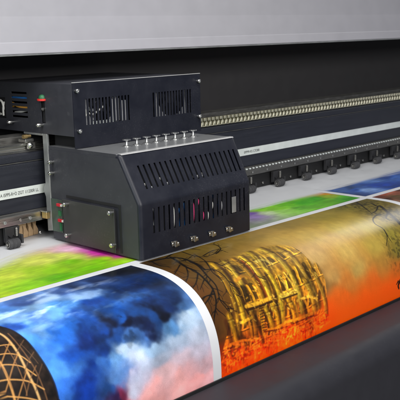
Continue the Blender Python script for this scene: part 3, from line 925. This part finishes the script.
# pinch rollers
proto = None
xs_r = [-0.1575 + 0.1745 * k for k in range(-5, 20)]
for x in xs_r:
    if proto is None:
        xr = x
        b = MB()
        b.prism_y([(x + 0.012, 0.0575), (x + 0.012, 0.016), (x + 0.020, 0.016), (x + 0.020, 0.034), (x + 0.031, 0.026), (x + 0.040, 0.034), (x + 0.040, 0.030), (x + 0.058, 0.030), (x + 0.062, 0.0575)], 0.424, 0.4315)
        b.box(x + 0.012, x + 0.062, 0.4325, 0.4365, 0.014, 0.0575)
        b.box(x + 0.050, x + 0.057, 0.400, 0.4235, 0.010, 0.036)
        proto = b.build('pinch_roller', 'bracket', printer, bevel=0.0012)
        pb = WL[proto].copy()
        w = MB()
        prof = [(0.0, 0.0100), (0.0, 0.0130), (0.0018, 0.0143), (0.008, 0.0146), (0.0085, 0.0136), (0.0115, 0.0136), (0.012, 0.0146), (0.021, 0.0146), (0.0215, 0.0136), (0.0245, 0.0136), (0.025, 0.0146), (0.034, 0.0142), (0.036, 0.0125), (0.036, 0.008)]
        w.lathe((x + 0.003, 0.400, 0.0152), (1, 0, 0), prof, 28)
        wheel = w.build('wheel', 'rubber', proto, smooth=True)
        wo = WL[wheel] - pb
        h = MB().lathe((x + 0.0022, 0.400, 0.0152), (1, 0, 0), [(0.0, 0.002), (-0.0022, 0.0026), (-0.0022, 0.0046), (0.001, 0.0046), (0.001, 0.0080), (-0.0012, 0.0080), (-0.0012, 0.0098), (0.003, 0.0098)], 24)
        hub = h.build('hub', 'steel', proto, smooth=True)
        ho = WL[hub] - pb
        s_ = MB().lathe((x - 0.027, 0.4518, 0.018), (0, -1, 0), [(0, 0.0026), (0.005, 0.0026), (0.005, 0.0048), (0.0075, 0.0046), (0.0085, 0.003)], 14)
        s_ = s_.build('screw', 'steel', proto, smooth=True)
        so_ = WL[s_] - pb
        g = MB().lathe((x + 0.0465, 0.4185, 0.030), (0, 0, 1), [(0.0, 0.0022)] + [(0.0015 * k_, 0.0046 if k_ % 2 else 0.0034) for k_ in range(1, 17)] + [(0.0255, 0.0022)], 12)
        spr = g.build('spring', 'dullsteel', proto)
        go_ = WL[spr] - pb
    else:
        p = copy_to(proto, printer, pb + np.array([x - xr, 0, 0]))
        for ch, of in ((wheel, wo), (hub, ho), (s_, so_), (spr, go_)):
            copy_to(ch, p, WL[p] + of)

# platen under the sheet and the front apron the sheet slides down behind
pl = [(0.90, -0.0012), (-0.035, -0.0012)]
for t in np.linspace(0, PI / 2, 60):
    pl.append((EY - (EA - 0.004) * math.sin(t) ** (2 / EN), -0.0012 - (EB - 0.002) * (1 - max(0.0, math.cos(t)) ** (2 / EN))))
pl += [(EY - EA + 0.004, -0.60), (0.90, -0.60)]
MB().prism_x(pl, X0, X1).build('platen', 'plate', printer, smooth=True)

ap = [(-0.303, -0.60), (-0.303, -0.250), (-0.304, -0.2455), (-0.309, -0.2435), (-0.412, -0.2435)]
for t in np.linspace(0, PI / 2 * 0.96, 14):
    ap.append((-0.412 - 0.058 * math.sin(t), -0.3015 + 0.058 * math.cos(t)))
ap += [(-0.490, -0.60)]
MB().prism_x(ap, X0, X1).build('front_apron', 'bar', printer, smooth=True, angle=30)
MB().prism_x([(-0.2970, -0.252), (-0.2970, -0.2405), (-0.2990, -0.2385), (-0.3028, -0.2385), (-0.3028, -0.252)], X0, X1).build('apron_gap_strip', 'gap_black', printer)['label'] = 'thin black strip in place of the dark gap between apron and sheet'  # black strip stands in for the shaded gap behind the apron

# ================================================================== CARDBOARD behind the rail
cb = MB()
cb.box(-0.080, -0.050, 0.480, 0.500, 0.0008, 0.085)
cbo = cb.build('cardboard_offcut', 'card', None, bevel=0.001)
cbo['label'] = 'folded brown cardboard offcut standing behind the steel rail left of the carriage'
cbo['category'] = 'cardboard'
for k in range(3):
    xa = -0.046 + k * 0.021
    prof = [(xa, 0.0012), (xa + 0.017, 0.0012), (xa + 0.0185, 0.016), (xa + 0.011, 0.032), (xa + 0.013, 0.048), (xa + 0.004, 0.058), (xa, 0.085 - 0.01 * k), (xa - 0.004, 0.05), (xa + 0.002, 0.03)]
    MB().prism_y(prof, 0.484 + 0.004 * k, 0.500 + 0.004 * k).build('flap', 'card', cbo, bevel=0.0008)

# ================================================================== CARRIAGE
car = thing('print_carriage', 'dark slate carriage with slotted hood and screwed control box riding above the printed sheet', 'print carriage', (0.22, 0.2, 0.004))


def cells(u, v, holes):
    """grid quads (as index pairs) leaving out the cells whose centre lies in a hole (u0,u1,v0,v1)"""
    out = []
    for i in range(len(u) - 1):
        for j in range(len(v) - 1):
            cu, cvv = (u[i] + u[i + 1]) / 2, (v[j] + v[j + 1]) / 2
            if any(a < cu < b and c < cvv < d for a, b, c, d in holes):
                continue
            out.append((i, j))
    return out


# hood outline (front, slope, top) as a fine polyline with rounded folds
def fillet(P, r, n=6):
    out = [np.array(P[0], float)]
    for i in range(1, len(P) - 1):
        a, b, c = (np.array(q, float) for q in P[i - 1:i + 2])
        d1 = (a - b) / np.linalg.norm(a - b)
        d2 = (c - b) / np.linalg.norm(c - b)
        ang = math.acos(np.clip(d1 @ d2, -1, 1))
        t = r[i - 1] / math.tan(ang / 2)
        p1, p2 = b + d1 * t, b + d2 * t
        for k in range(n + 1):
            s = k / n
            out.append((1 - s) ** 2 * p1 + 2 * s * (1 - s) * b + s * s * p2)
    out.append(np.array(P[-1], float))
    return out


ZT = 0.284
HW = 0.448
prof = fillet([(0.0, 0.0055), (0.0, 0.157), (0.076, ZT), (0.090, ZT)], [0.022, 0.0135])
arc = [0.0]
for i in range(1, len(prof)):
    arc.append(arc[-1] + float(np.linalg.norm(prof[i] - prof[i - 1])))
arc = np.array(arc)
PR = np.array(prof)
tan = np.gradient(PR, axis=0)
tan /= np.linalg.norm(tan, axis=1)[:, None]
# inward normal (towards +y, -z): rotate the tangent
NRM = np.stack([tan[:, 1], -tan[:, 0]], 1)


def prof_at(v, inset):
    y = np.interp(v, arc, PR[:, 0])
    z = np.interp(v, arc, PR[:, 1])
    ny = np.interp(v, arc, NRM[:, 0])
    nz = np.interp(v, arc, NRM[:, 1])
    return y + ny * inset, z + nz * inset


RC = 0.011
ub = []
for t in np.linspace(0, PI / 2, 7):
    ub.append((RC * (1 - math.cos(t)), RC * (1 - math.sin(t))))        # (x, inset): left rounded corner
ub_r = [(HW - x, ins) for x, ins in ub][::-1]
# slots
vs_lo0, vs_lo1 = 0.071 - 0.0055, 0.1405 - 0.0055
sl = math.hypot(0.076, 0.127)


def v_slope(z):
    i = np.argmin(np.abs(PR[:, 1] - z))
    return float(np.interp(z, PR[:, 1], arc))


vs_hi0, vs_hi1 = v_slope(0.1905), v_slope(0.2505)
holes = []
NS = 20
for k in range(NS):
    xa = 0.0455 + k * 0.0194
    holes.append((xa, xa + 0.0062, vs_lo0, vs_lo1))
    xb = 0.0435 + k * 0.01975
    holes.append((xb, xb + 0.0066, vs_hi0, vs_hi1))
us = sorted(set([x for x, _ in ub] + [x for x, _ in ub_r] + [h[0] for h in holes] + [h[1] for h in holes]))
ins_x = [x for x, _ in ub] + [x for x, _ in ub_r]
ins_v = [i for _, i in ub] + [i for _, i in ub_r]
vv = sorted(set(list(arc) + [vs_lo0, vs_lo1, vs_hi0, vs_hi1]))


def skew(x, z):
    return x + (0.014 * max(0.0, (z - 0.157)) / 0.127) * (x / HW)


mb = MB()
idx = {}
for i, u in enumerate(us):
    for j, v in enumerate(vv):
        y, z = prof_at(v, float(np.interp(u, ins_x, ins_v)))
        idx[i, j] = len(mb.v)
        mb.v.append((skew(u, z), y, z))
for i, j in cells(us, vv, holes):
    mb.f.append((idx[i, j], idx[i + 1, j], idx[i + 1, j + 1], idx[i, j + 1]))
hood = mb.build('hood', 'navy', car, smooth=True, angle=30, solid=0.0022)
hood['label'] = 'dark navy hood with two rows of upright slots'

# top panel, from the front fold back beneath the control box
tp = MB()
tx = [0.004, 0.06, 0.2, 0.33, HW + 0.010]
tp.box(0.004, HW + 0.010, 0.0885, 0.395, ZT - 0.006, ZT - 0.0004)
tp.build('top_panel', 'topgrey', car, bevel=0.0015)
# bright front fold edge of the panel
tp = MB()
fe = [(0.0735, ZT - 0.0020), (0.0765, ZT + 0.0006), (0.0830, ZT + 0.0010), (0.0880, ZT + 0.0010), (0.0880, ZT - 0.0002), (0.0775, ZT - 0.0006)]
tp.prism_x(fe, 0.006, HW + 0.008).build('top_edge', 'edge', car, smooth=True)

# left and right cheeks (flat side sheets)
def cheek(x0, x1, m, sk=0.0):
    pr = [prof_at(v, RC) for v in np.linspace(0, arc[-1], 60)]
    pr = [(y, z) for y, z in pr] + [(0.392, ZT - 0.011), (0.392, 0.157), (0.392, 0.0055)]
    b = MB()
    n = len(pr)
    vs = [(skew(x0, z) if sk else x0, y, z) for y, z in pr] + [(skew(x1, z) if sk else x1, y, z) for y, z in pr]
    fs = [(i, (i + 1) % n, n + (i + 1) % n, n + i) for i in range(n)] + [tuple(range(n))[::-1], tuple(range(n, 2 * n))]
    b.add(vs, fs)
    return b.build('side_panel', m, car, smooth=True, angle=30)


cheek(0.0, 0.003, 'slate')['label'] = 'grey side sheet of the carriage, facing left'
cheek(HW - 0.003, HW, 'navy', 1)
sp = MB()
sp.prism_x([(0.085, ZT - 0.0115), (0.085, ZT - 0.004), (0.095, ZT - 0.0006), (0.392, ZT - 0.0006), (0.392, ZT - 0.0115)], 0.0012, 0.0042)
sp.build('side_panel', 'slate', car)
# dark inside of the hood
MB().prism_x([(0.030, 0.012), (0.030, 0.145), (0.100, 0.262), (0.380, 0.262), (0.380, 0.012)], 0.012, HW - 0.012).build('inner_case', 'black', car)
# things glimpsed through the slots
rng = random.Random(11)
for x, z0, z1, m in [(0.155, 0.08, 0.118, 'blue'), (0.128, 0.075, 0.135, 'cable'), (0.060, 0.10, 0.135, 'palegrey'), (0.205, 0.074, 0.137, 'pink'), (0.222, 0.120, 0.139, 'pink'), (0.242, 0.072, 0.100, 'pink'), (0.262, 0.071, 0.095, 'cable'), (0.281, 0.10, 0.12, 'cable'),
                     (0.296, 0.075, 0.139, 'blue'), (0.175, 0.072, 0.13, 'blue'), (0.318, 0.075, 0.13, 'palegrey')]:
    MB().tube(bez([(x, 0.0125, z0 - 0.01), (x + 0.004, 0.0075, (z0 + z1) / 2), (x - 0.003, 0.0115, z1 + 0.003)], 5), 0.0042, 10).build('ink_tube', m, hood, smooth=True)
MB().box(0.3610, 0.3790, -0.0012, -0.0002, 0.0735, 0.1205).build('white_tag', 'zinc', hood)
for px, py, w_, m in [(146, 184, 0.012, 'cable'), (162, 178, 0.010, 'cable'), (197, 176, 0.012, 'cable'), (200, 176, 0.012, 'palegrey'), (168, 183, 0.010, 'palegrey'), (153, 187, 0.008, 'palegrey'), (204, 173, 0.006, 'cable')]:
    d = ray(px, py)
    n_ = np.array([0, -0.127, 0.076])
    p0 = np.array([0, 0.006, 0.154])
    q = CP + d * ((p0 - CP) @ n_) / (d @ n_)
    MB().box(q[0] - w_, q[0] + w_, q[1], q[1] + 0.006, q[2] - 0.004, q[2] + 0.002).build('ink_fitting', m, hood, bevel=0.0006)

# spring latches along the bottom of the hood
lat = None
for x in (0.1206, 0.1955, 0.2697, 0.3428):
    z = 0.0285
    if lat is None:
        b = MB()
        b.box(x - 0.010, x + 0.010, -0.0035, -0.0003, z - 0.0065, z + 0.0065)
        b.lathe((x - 0.010, -0.0035, z + 0.001), (0, -1, 0), [(0, 0.0042), (0.003, 0.0042), (0.0045, 0.0025)], 14)
        b.lathe((x + 0.011, -0.0035, z - 0.001), (0, -1, 0), [(0, 0.0042), (0.003, 0.0042), (0.0045, 0.0025)], 14)
        b.box(x - 0.004, x + 0.004, -0.010, -0.0035, z - 0.009, z + 0.008)
        b.box(x - 0.015, x + 0.003, -0.0065, -0.0035, z + 0.0045, z + 0.0085)
        b.box(x - 0.002, x + 0.016, -0.0065, -0.0035, z - 0.0085, z - 0.0045)
        lat = b.build('latch', 'steel', hood, bevel=0.0008)
        lb, lx = WL[lat].copy(), x
    else:
        copy_to(lat, hood, lb + np.array([x - lx, 0, 0]))

# charcoal cover plate screwed on the left side
cp = MB().box(-0.0150, -0.0125, 0.0900, 0.3200, 0.0125, 0.1360).build('cover_plate', 'plate', car, bevel=0.001)
cp['label'] = 'flat charcoal plate on four stand-off screws, facing left'
MB().box(-0.0125, -0.0002, 0.1000, 0.3060, 0.0220, 0.1260).build('spacer_block', 'black', cp)
for u in ((66.2, 204.2), (111, 212.8), (68.3, 235), (113.3, 245)):
    q = onx(*u, -0.022)
    screw(cp, (-0.0150, q[1], q[2]), (-1, 0, 0), 0.0062, 0.018)
MB().box(-0.0015, -0.0002, 0.076, 0.318, 0.1385, 0.1465).build('recess_shade', 'black', car)  # black strips paint in the shade of the recess around the plate
MB().box(-0.0015, -0.0002, 0.0765, 0.0855, 0.012, 0.1385).build('recess_shade', 'black', car)

# upright zinc bracket with screws
ub_ = MB()
ub_.prism_x([(0.392, 0.030), (0.415, 0.026), (0.416, 0.130), (0.424, 0.145), (0.424, 0.158), (0.414, 0.172), (0.414, 0.3185), (0.3925, 0.3185), (0.3925, 0.172), (0.3925, 0.15)], -0.0035, 0.004)
ub_.box(-0.0035, 0.004, 0.4145, 0.510, 0.3125, 0.3185)
ubo = ub_.build('upright_bracket', 'zinc', car, bevel=0.0012)
MB().box(-0.0030, -0.0004, 0.340, 0.3915, 0.030, 0.128).build('circuit_board', 'pcb', car)
cbz = car.children[-1] if False else None
pcb = [o for o in car.children if o.name.startswith('circuit_board')][0]
for u in ((59.5, 205), (61, 220.5)):
    q = onx(*u, -0.005)
    MB().box(-0.0095, -0.0031, q[1] - 0.010, q[1] + 0.011, q[2] - 0.0045, q[2] + 0.0045).build('red_diode', 'redled', pcb, bevel=0.0015)
    MB().box(-0.0110, -0.0031, q[1] - 0.0185, q[1] - 0.0105, q[2] - 0.0025, q[2] + 0.0035).build('plug', 'cable', pcb, bevel=0.0005)
MB().box(-0.0055, -0.0031, 0.343, 0.352, 0.036, 0.060).build('chip', 'green', pcb)
MB().box(-0.0055, -0.0031, 0.343, 0.356, 0.080, 0.096).build('chip', 'green', pcb)
for u in ((51.5, 162), (52, 173)):
    q = onx(*u, -0.006)
    screw(ubo, (0.0, q[1], q[2]), (-1, 0, 0), 0.0062, 0.018)
# bearing block running on the rail
bb = MB()
bb.box(-0.036, -0.006, 0.455, 0.492, 0.2915, 0.3020)
bb.box(-0.030, -0.006, 0.448, 0.460, 0.2725, 0.2905)
bbo = bb.build('bearing_block', 'steel', car, bevel=0.0015)
MB().lathe((-0.026, 0.4475, 0.284), (0, -1, 0), [(0, 0.0085), (0.004, 0.0085), (0.005, 0.006), (0.0075, 0.0035)], 18).build('bearing_wheel', 'chrome', bbo, smooth=True)
MB().lathe((-0.020, 0.452, 0.3115), (-1, 0, 0), [(0, 0.0045), (0.012, 0.0045), (0.012, 0.006), (0.026, 0.006)], 14).build('grease_nipple', 'gold', bbo, smooth=True)
# contact lug where the bracket passes the clamp rail
MB().box(-0.0165, -0.004, 0.400, 0.424, 0.066, 0.086).build('contact_lug', 'gold', car, bevel=0.002)
MB().box(-0.0185, -0.004, 0.396, 0.428, 0.086, 0.0905).build('contact_lug', 'steel', car, bevel=0.001)
# legs at the back of the carriage that carry it on the beam
MB().box(0.01, HW - 0.01, 0.3925, 0.4300, 0.10, 0.275).build('back_plate', 'black', car)
rp = MB().box(HW + 0.0005, HW + 0.012, 0.330, 0.405, 0.004, 0.100)
rp.build('guide_shoe', 'bracket', car, bevel=0.002)

# thumb screws standing on the top panel
tsm = None
for k in range(8):
    x, y = 0.1225 + 0.03865 * k, 0.1845
    if tsm is None:
        b = MB().lathe((x, y, ZT - 0.0006), (0, 0, 1), [(0, 0.0106), (0.0024, 0.0106), (0.0036, 0.0094), (0.0046, 0.0050), (0.0070, 0.0038), (0.0180, 0.0036), (0.0186, 0.0044), (0.0190, 0.0118), (0.0212, 0.0124), (0.0222, 0.0112)], 24)
        tsm = b.build('thumb_screw', 'chrome', car, smooth=True)
        tb, tx0 = WL[tsm].copy(), x
    else:
        copy_to(tsm, car, tb + np.array([x - tx0, 0, 0]))

# ---------------- control box on top
YB = 0.263                                         # its front plate
box_z0, box_z1 = 0.3190, 0.4655
bxm = MB()
# left side sheet with louvres, socket window and a component slot : grid in (y, z)
BY1 = 0.715
hl = []
for k in range(6):
    zc = 0.3635 + k * 0.0142
    hl.append((0.484, 0.566, zc - 0.0030, zc + 0.0030))
hl.append((0.396, 0.4145, 0.3500, 0.4130))
hl.append((0.600, 0.680, 0.3540, 0.4180))
uu = sorted(set([YB + 0.003, BY1] + [h[0] for h in hl] + [h[1] for h in hl]))
zz = sorted(set([box_z0, box_z1] + [h[2] for h in hl] + [h[3] for h in hl]))
ids = {}
for i, u in enumerate(uu):
    for j, z in enumerate(zz):
        ids[i, j] = len(bxm.v)
        bxm.v.append((0.0, u, z))
for i, j in cells(uu, zz, hl):
    bxm.f.append((ids[i, j], ids[i + 1, j], ids[i + 1, j + 1], ids[i, j + 1]))
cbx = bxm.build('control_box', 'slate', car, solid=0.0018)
cbx['label'] = 'slate control box with louvred left side'
rest = MB()
rest.box(0.0022, 0.508, YB + 0.0032, BY1, box_z1 - 0.0022, box_z1 + 0.0005)
rest.box(0.505, 0.508, YB + 0.0032, BY1, box_z0, box_z1 - 0.0024)
rest.box(0.0022, 0.5045, YB + 0.0032, BY1, box_z0, box_z0 + 0.002)
rest.box(0.0022, 0.5045, BY1 - 0.002, BY1, box_z0 + 0.0022, box_z1 - 0.0024)
rest.build('box_shell', 'slate', cbx, bevel=0.0006)
MB().box(0.075, 0.50, 0.345, 0.69, box_z0 + 0.003, box_z1 - 0.004).build('power_supply', 'black', cbx)
MB().box(0.030, 0.44, 0.300, 0.40, ZT, box_z0 - 0.0004).build('pedestal', 'black', cbx)
# front plate with two slotted vents : grid in (x, z)
hp = []
for k in range(14):
    for xa in (0.0425, 0.3020):
        hp.append((xa + k * 0.01225, xa + k * 0.01225 + 0.0062, 0.3480, 0.4225))
uu = sorted(set([0.0, 0.510] + [h[0] for h in hp] + [h[1] for h in hp]))
zz = [ZT + 0.0008, 0.3480, 0.4225, 0.4690]
fpm = MB()
ids = {}
for i, u in enumerate(uu):
    for j, z in enumerate(zz):
        ids[i, j] = len(fpm.v)
        fpm.v.append((u, YB, z))
for i, j in cells(uu, zz, hp):
    fpm.f.append((ids[i, j], ids[i + 1, j], ids[i + 1, j + 1], ids[i, j + 1]))
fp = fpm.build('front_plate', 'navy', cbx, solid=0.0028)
fp['label'] = 'navy front plate with two groups of upright slots'
ee = MB()
ee.box(-0.0006, 0.5106, YB - 0.0006, YB + 0.0032, 0.4690, 0.4708)
ee.build('plate_edge_highlight', 'edge', cbx, bevel=0.0004)['label'] = 'bright strip holding the highlight along the front plate top edge'  # highlight on the plate's top edge, put into the strip's colour
for x, z in ((0.0100, 0.4470), (0.0125, 0.3340), (0.4965, 0.4465), (0.4965, 0.3340)):
    screw(cbx, (x, YB, z), (0, -1, 0), 0.0058, 0.013)
for u in ((11, 122), (40, 125)):
    q = onx(*u, -0.012)
    screw(cbx, (0.0, q[1], q[2]), (-1, 0, 0), 0.0062, 0.024)


# fans behind the vents
def fan(cx, cz, R, x0, x1, z0, z1, y, cut):
    b = MB()
    # square frame with a round opening
    n = 32
    vs, fs = [], []
    for k in range(n):
        t = 2 * PI * k / n
        c, s = math.cos(t), math.sin(t)
        vs.append((cx + R * c, y, cz + R * s))
        m_ = max(abs(c), abs(s))
        ox = cx + R * 1.35 * c / m_ * 0.9
        oz = cz + R * 1.35 * s / m_ * 0.9
        vs.append((min(max(ox, x0), x1), y, min(max(oz, z0), z1)))
    for k in range(n):
        k2 = (k + 1) % n
        fs.append((2 * k, 2 * k2, 2 * k2 + 1, 2 * k + 1))
    b.add(vs, fs)
    f = b.build('cooling_fan', 'palegrey', cbx, solid=0.004)
    h = MB().lathe((cx, y + 0.012, cz), (0, -1, 0), [(0, R * 0.34), (0.008, R * 0.34), (0.009, R * 0.30)], 24)
    for k in range(7):
        t = 2 * PI * k / 7
        p = [(0.3, 0.0), (0.95, 0.12), (0.95, 0.5), (0.3, 0.42)]
        h.prism_y([(cx + R * r * math.cos(t + a), cz + R * r * math.sin(t + a)) for r, a in p], y + 0.006, y + 0.009)
    h.build('fan_rotor', 'plastic', cbx)
    return f


fan(0.395, 0.402, 0.060, 0.300, 0.462, 0.336, 0.452, 0.2800, 0)
fan(0.108, 0.398, 0.050, 0.042, 0.175, 0.346, 0.452, 0.2800, 0)
# pale strip and label bits inside the left vent
MB().box(0.072, 0.150, 0.2700, 0.2720, 0.3440, 0.3560).build('terminal_strip', 'white', cbx)
MB().box(0.146, 0.172, 0.2705, 0.2725, 0.3500, 0.4150).build('terminal_strip', 'palegrey', cbx)
MB().box(0.180, 0.206, 0.2705, 0.2725, 0.3480, 0.4080).build('terminal_strip', 'palegrey', cbx)
MB().tube(bez([(0.045, 0.272, 0.372), (0.058, 0.271, 0.380), (0.075, 0.272, 0.376), (0.100, 0.271, 0.388), (0.118, 0.272, 0.398)], 6), 0.0028, 8).build('wire', 'cable', cbx, smooth=True)
MB().box(0.040, 0.050, 0.2700, 0.2715, 0.372, 0.392).build('terminal_strip', 'cable', cbx)
rv = random.Random(4)
for k in range(9):
    x, z = rv.uniform(0.05, 0.16), rv.uniform(0.356, 0.415)
    a_, b_ = rv.uniform(0.004, 0.012), rv.uniform(0.003, 0.008)
    MB().box(x - a_, x + a_, 0.2730 + 0.0012 * k, 0.2740 + 0.0012 * k, z - b_, z + b_).build('component', rv.choice(['palegrey', 'white', 'plastic', 'black', 'dullsteel']), cbx, bevel=0.0003)
# wires behind the louvres of the left side
MB().box(0.060, 0.064, 0.36, 0.69, box_z0 + 0.003, box_z1 - 0.004).build('inner_wall', 'black', cbx)
for m, pts in (('blue', [(0.006, 0.576, 0.419), (0.005, 0.545, 0.421), (0.005, 0.510, 0.4185), (0.008, 0.478, 0.4215)]), ('blue', [(0.006, 0.576, 0.412), (0.005, 0.540, 0.4155), (0.005, 0.505, 0.4200), (0.008, 0.478, 0.415)]),
               ('orange', [(0.006, 0.572, 0.402), (0.005, 0.545, 0.3935), (0.005, 0.512, 0.3905), (0.008, 0.478, 0.392)]), ('orange', [(0.006, 0.572, 0.392), (0.005, 0.545, 0.3985), (0.005, 0.512, 0.392), (0.008, 0.478, 0.398)]),
               ('cable', [(0.006, 0.560, 0.373), (0.005, 0.535, 0.376), (0.005, 0.515, 0.3795), (0.008, 0.490, 0.385)])):
    MB().tube(bez(pts, 6), 0.0040, 10).build('wire', m, cbx, smooth=True)
# component in the narrow slot: green cap, red ring, black body
qy = 0.4055
MB().lathe((-0.002, qy, 0.4215), (0, 0, 1), [(0, 0.0110), (0.004, 0.0112), (0.009, 0.0085), (0.0115, 0.004)], 18).build('cable_gland', 'green', cbx, smooth=True)
MB().lathe((-0.002, qy, 0.4150), (0, 0, 1), [(0, 0.0145), (0.001, 0.0155), (0.0055, 0.0155), (0.0062, 0.0145)], 24).build('gland_ring', 'red', cbx, smooth=True)
MB().box(0.0025, 0.008, qy - 0.010, qy + 0.010, 0.350, 0.4145).build('slot_body', 'plastic', cbx, bevel=0.001)
screw(cbx, (0.0022, qy - 0.001, 0.3915), (-1, 0, 0), 0.0058, 0.008)
# socket window with a looped white cable
MB().box(0.004, 0.010, 0.596, 0.690, 0.350, 0.422).build('socket', 'plastic', cbx, bevel=0.002)
lp = [(-0.002, 0.6290 + 0.0170 * math.cos(t), 0.3870 + 0.0215 * math.sin(t)) for t in np.linspace(-0.62 * PI, 1.1 * PI, 26)]
MB().tube(lp, 0.0034, 10).build('cable_loop', 'cable', cbx, smooth=True)
MB().tube(bez([(0.002, 0.612, 0.404), (-0.003, 0.6125, 0.385), (-0.003, 0.6130, 0.362)], 6), 0.0030, 10).build('cable_loop', 'cable', cbx, smooth=True)

# ================================================================== FLOOR (below the machine, out of the frame)
fl = bpy.data.meshes.new('floor')
fl.from_pydata([(-8, -8, -0.75), (8, -8, -0.75), (8, 8, -0.75), (-8, 8, -0.75)], [], [(0, 1, 2, 3)])
fl.materials.append(mat('floor_grey', (0.16, 0.155, 0.15), 0.6, var=0.15))
flo = bpy.data.objects.new('floor', fl)
COL.objects.link(flo)
flo['kind'] = 'structure'

# ================================================================== LIGHT
w = bpy.data.worlds.new('World')
sc.world = w
w.use_nodes = True
bg = w.node_tree.nodes['Background']
bg.inputs['Color'].default_value = (0.80, 0.86, 1.0, 1)
bg.inputs['Strength'].default_value = 0.16


def area(name, loc, target, sx, sy, power, col=(1, 1, 1)):
    li = bpy.data.lights.new(name, 'AREA')
    li.shape = 'RECTANGLE'
    li.size, li.size_y = sx, sy
    li.energy = power
    li.color = col
    o = bpy.data.objects.new(name, li)
    COL.objects.link(o)
    o.location = loc
    from mathutils import Vector
    d = Vector(target) - Vector(loc)
    o.rotation_euler = d.to_track_quat('-Z', 'Y').to_euler()
    return o


area('ceiling_lamp', (-0.55, -0.55, 2.3), (0.2, 0.0, 0.0), 2.8, 1.1, 62, (1.0, 0.985, 0.96))
area('front_fill', (-0.9, -3.2, 1.5), (0.3, 0.0, 0.1), 2.2, 0.9, 92, (1.0, 0.98, 0.96))  # added soft fill behind the camera for the front-facing surfaces
area('left_light', (-3.2, -0.6, 1.6), (0.0, 0.2, 0.2), 1.6, 1.6, 42, (0.93, 0.97, 1.0))  # unseen soft source on the left, brightens the left-facing sides
rl_ = area('far_ceiling_lamp', (3.45, 0.62, 1.62), (0.9, -0.1, 0.0), 1.5, 0.45, 15, (1.0, 0.98, 0.95))

# ================================================================== CAMERA
from mathutils import Matrix
cam = bpy.data.cameras.new('camera')
cam.sensor_width = 36.0
cam.lens = FPX / 400.0 * 36.0
cam.clip_start = 0.05
cam.clip_end = 100.0
co = bpy.data.objects.new('camera', cam)
COL.objects.link(co)
r, d, f = RM
co.matrix_world = Matrix(((r[0], -d[0], -f[0], CP[0]), (r[1], -d[1], -f[1], CP[1]), (r[2], -d[2], -f[2], CP[2]), (0, 0, 0, 1)))
sc.camera = co
cam.dof.use_dof = True
cam.dof.focus_distance = 2.35
cam.dof.aperture_fstop = 11.0
sc.view_settings.view_transform = 'Standard'
sc.view_settings.look = 'None'
sc.view_settings.exposure = 0.0
sc.view_settings.gamma = 1.0
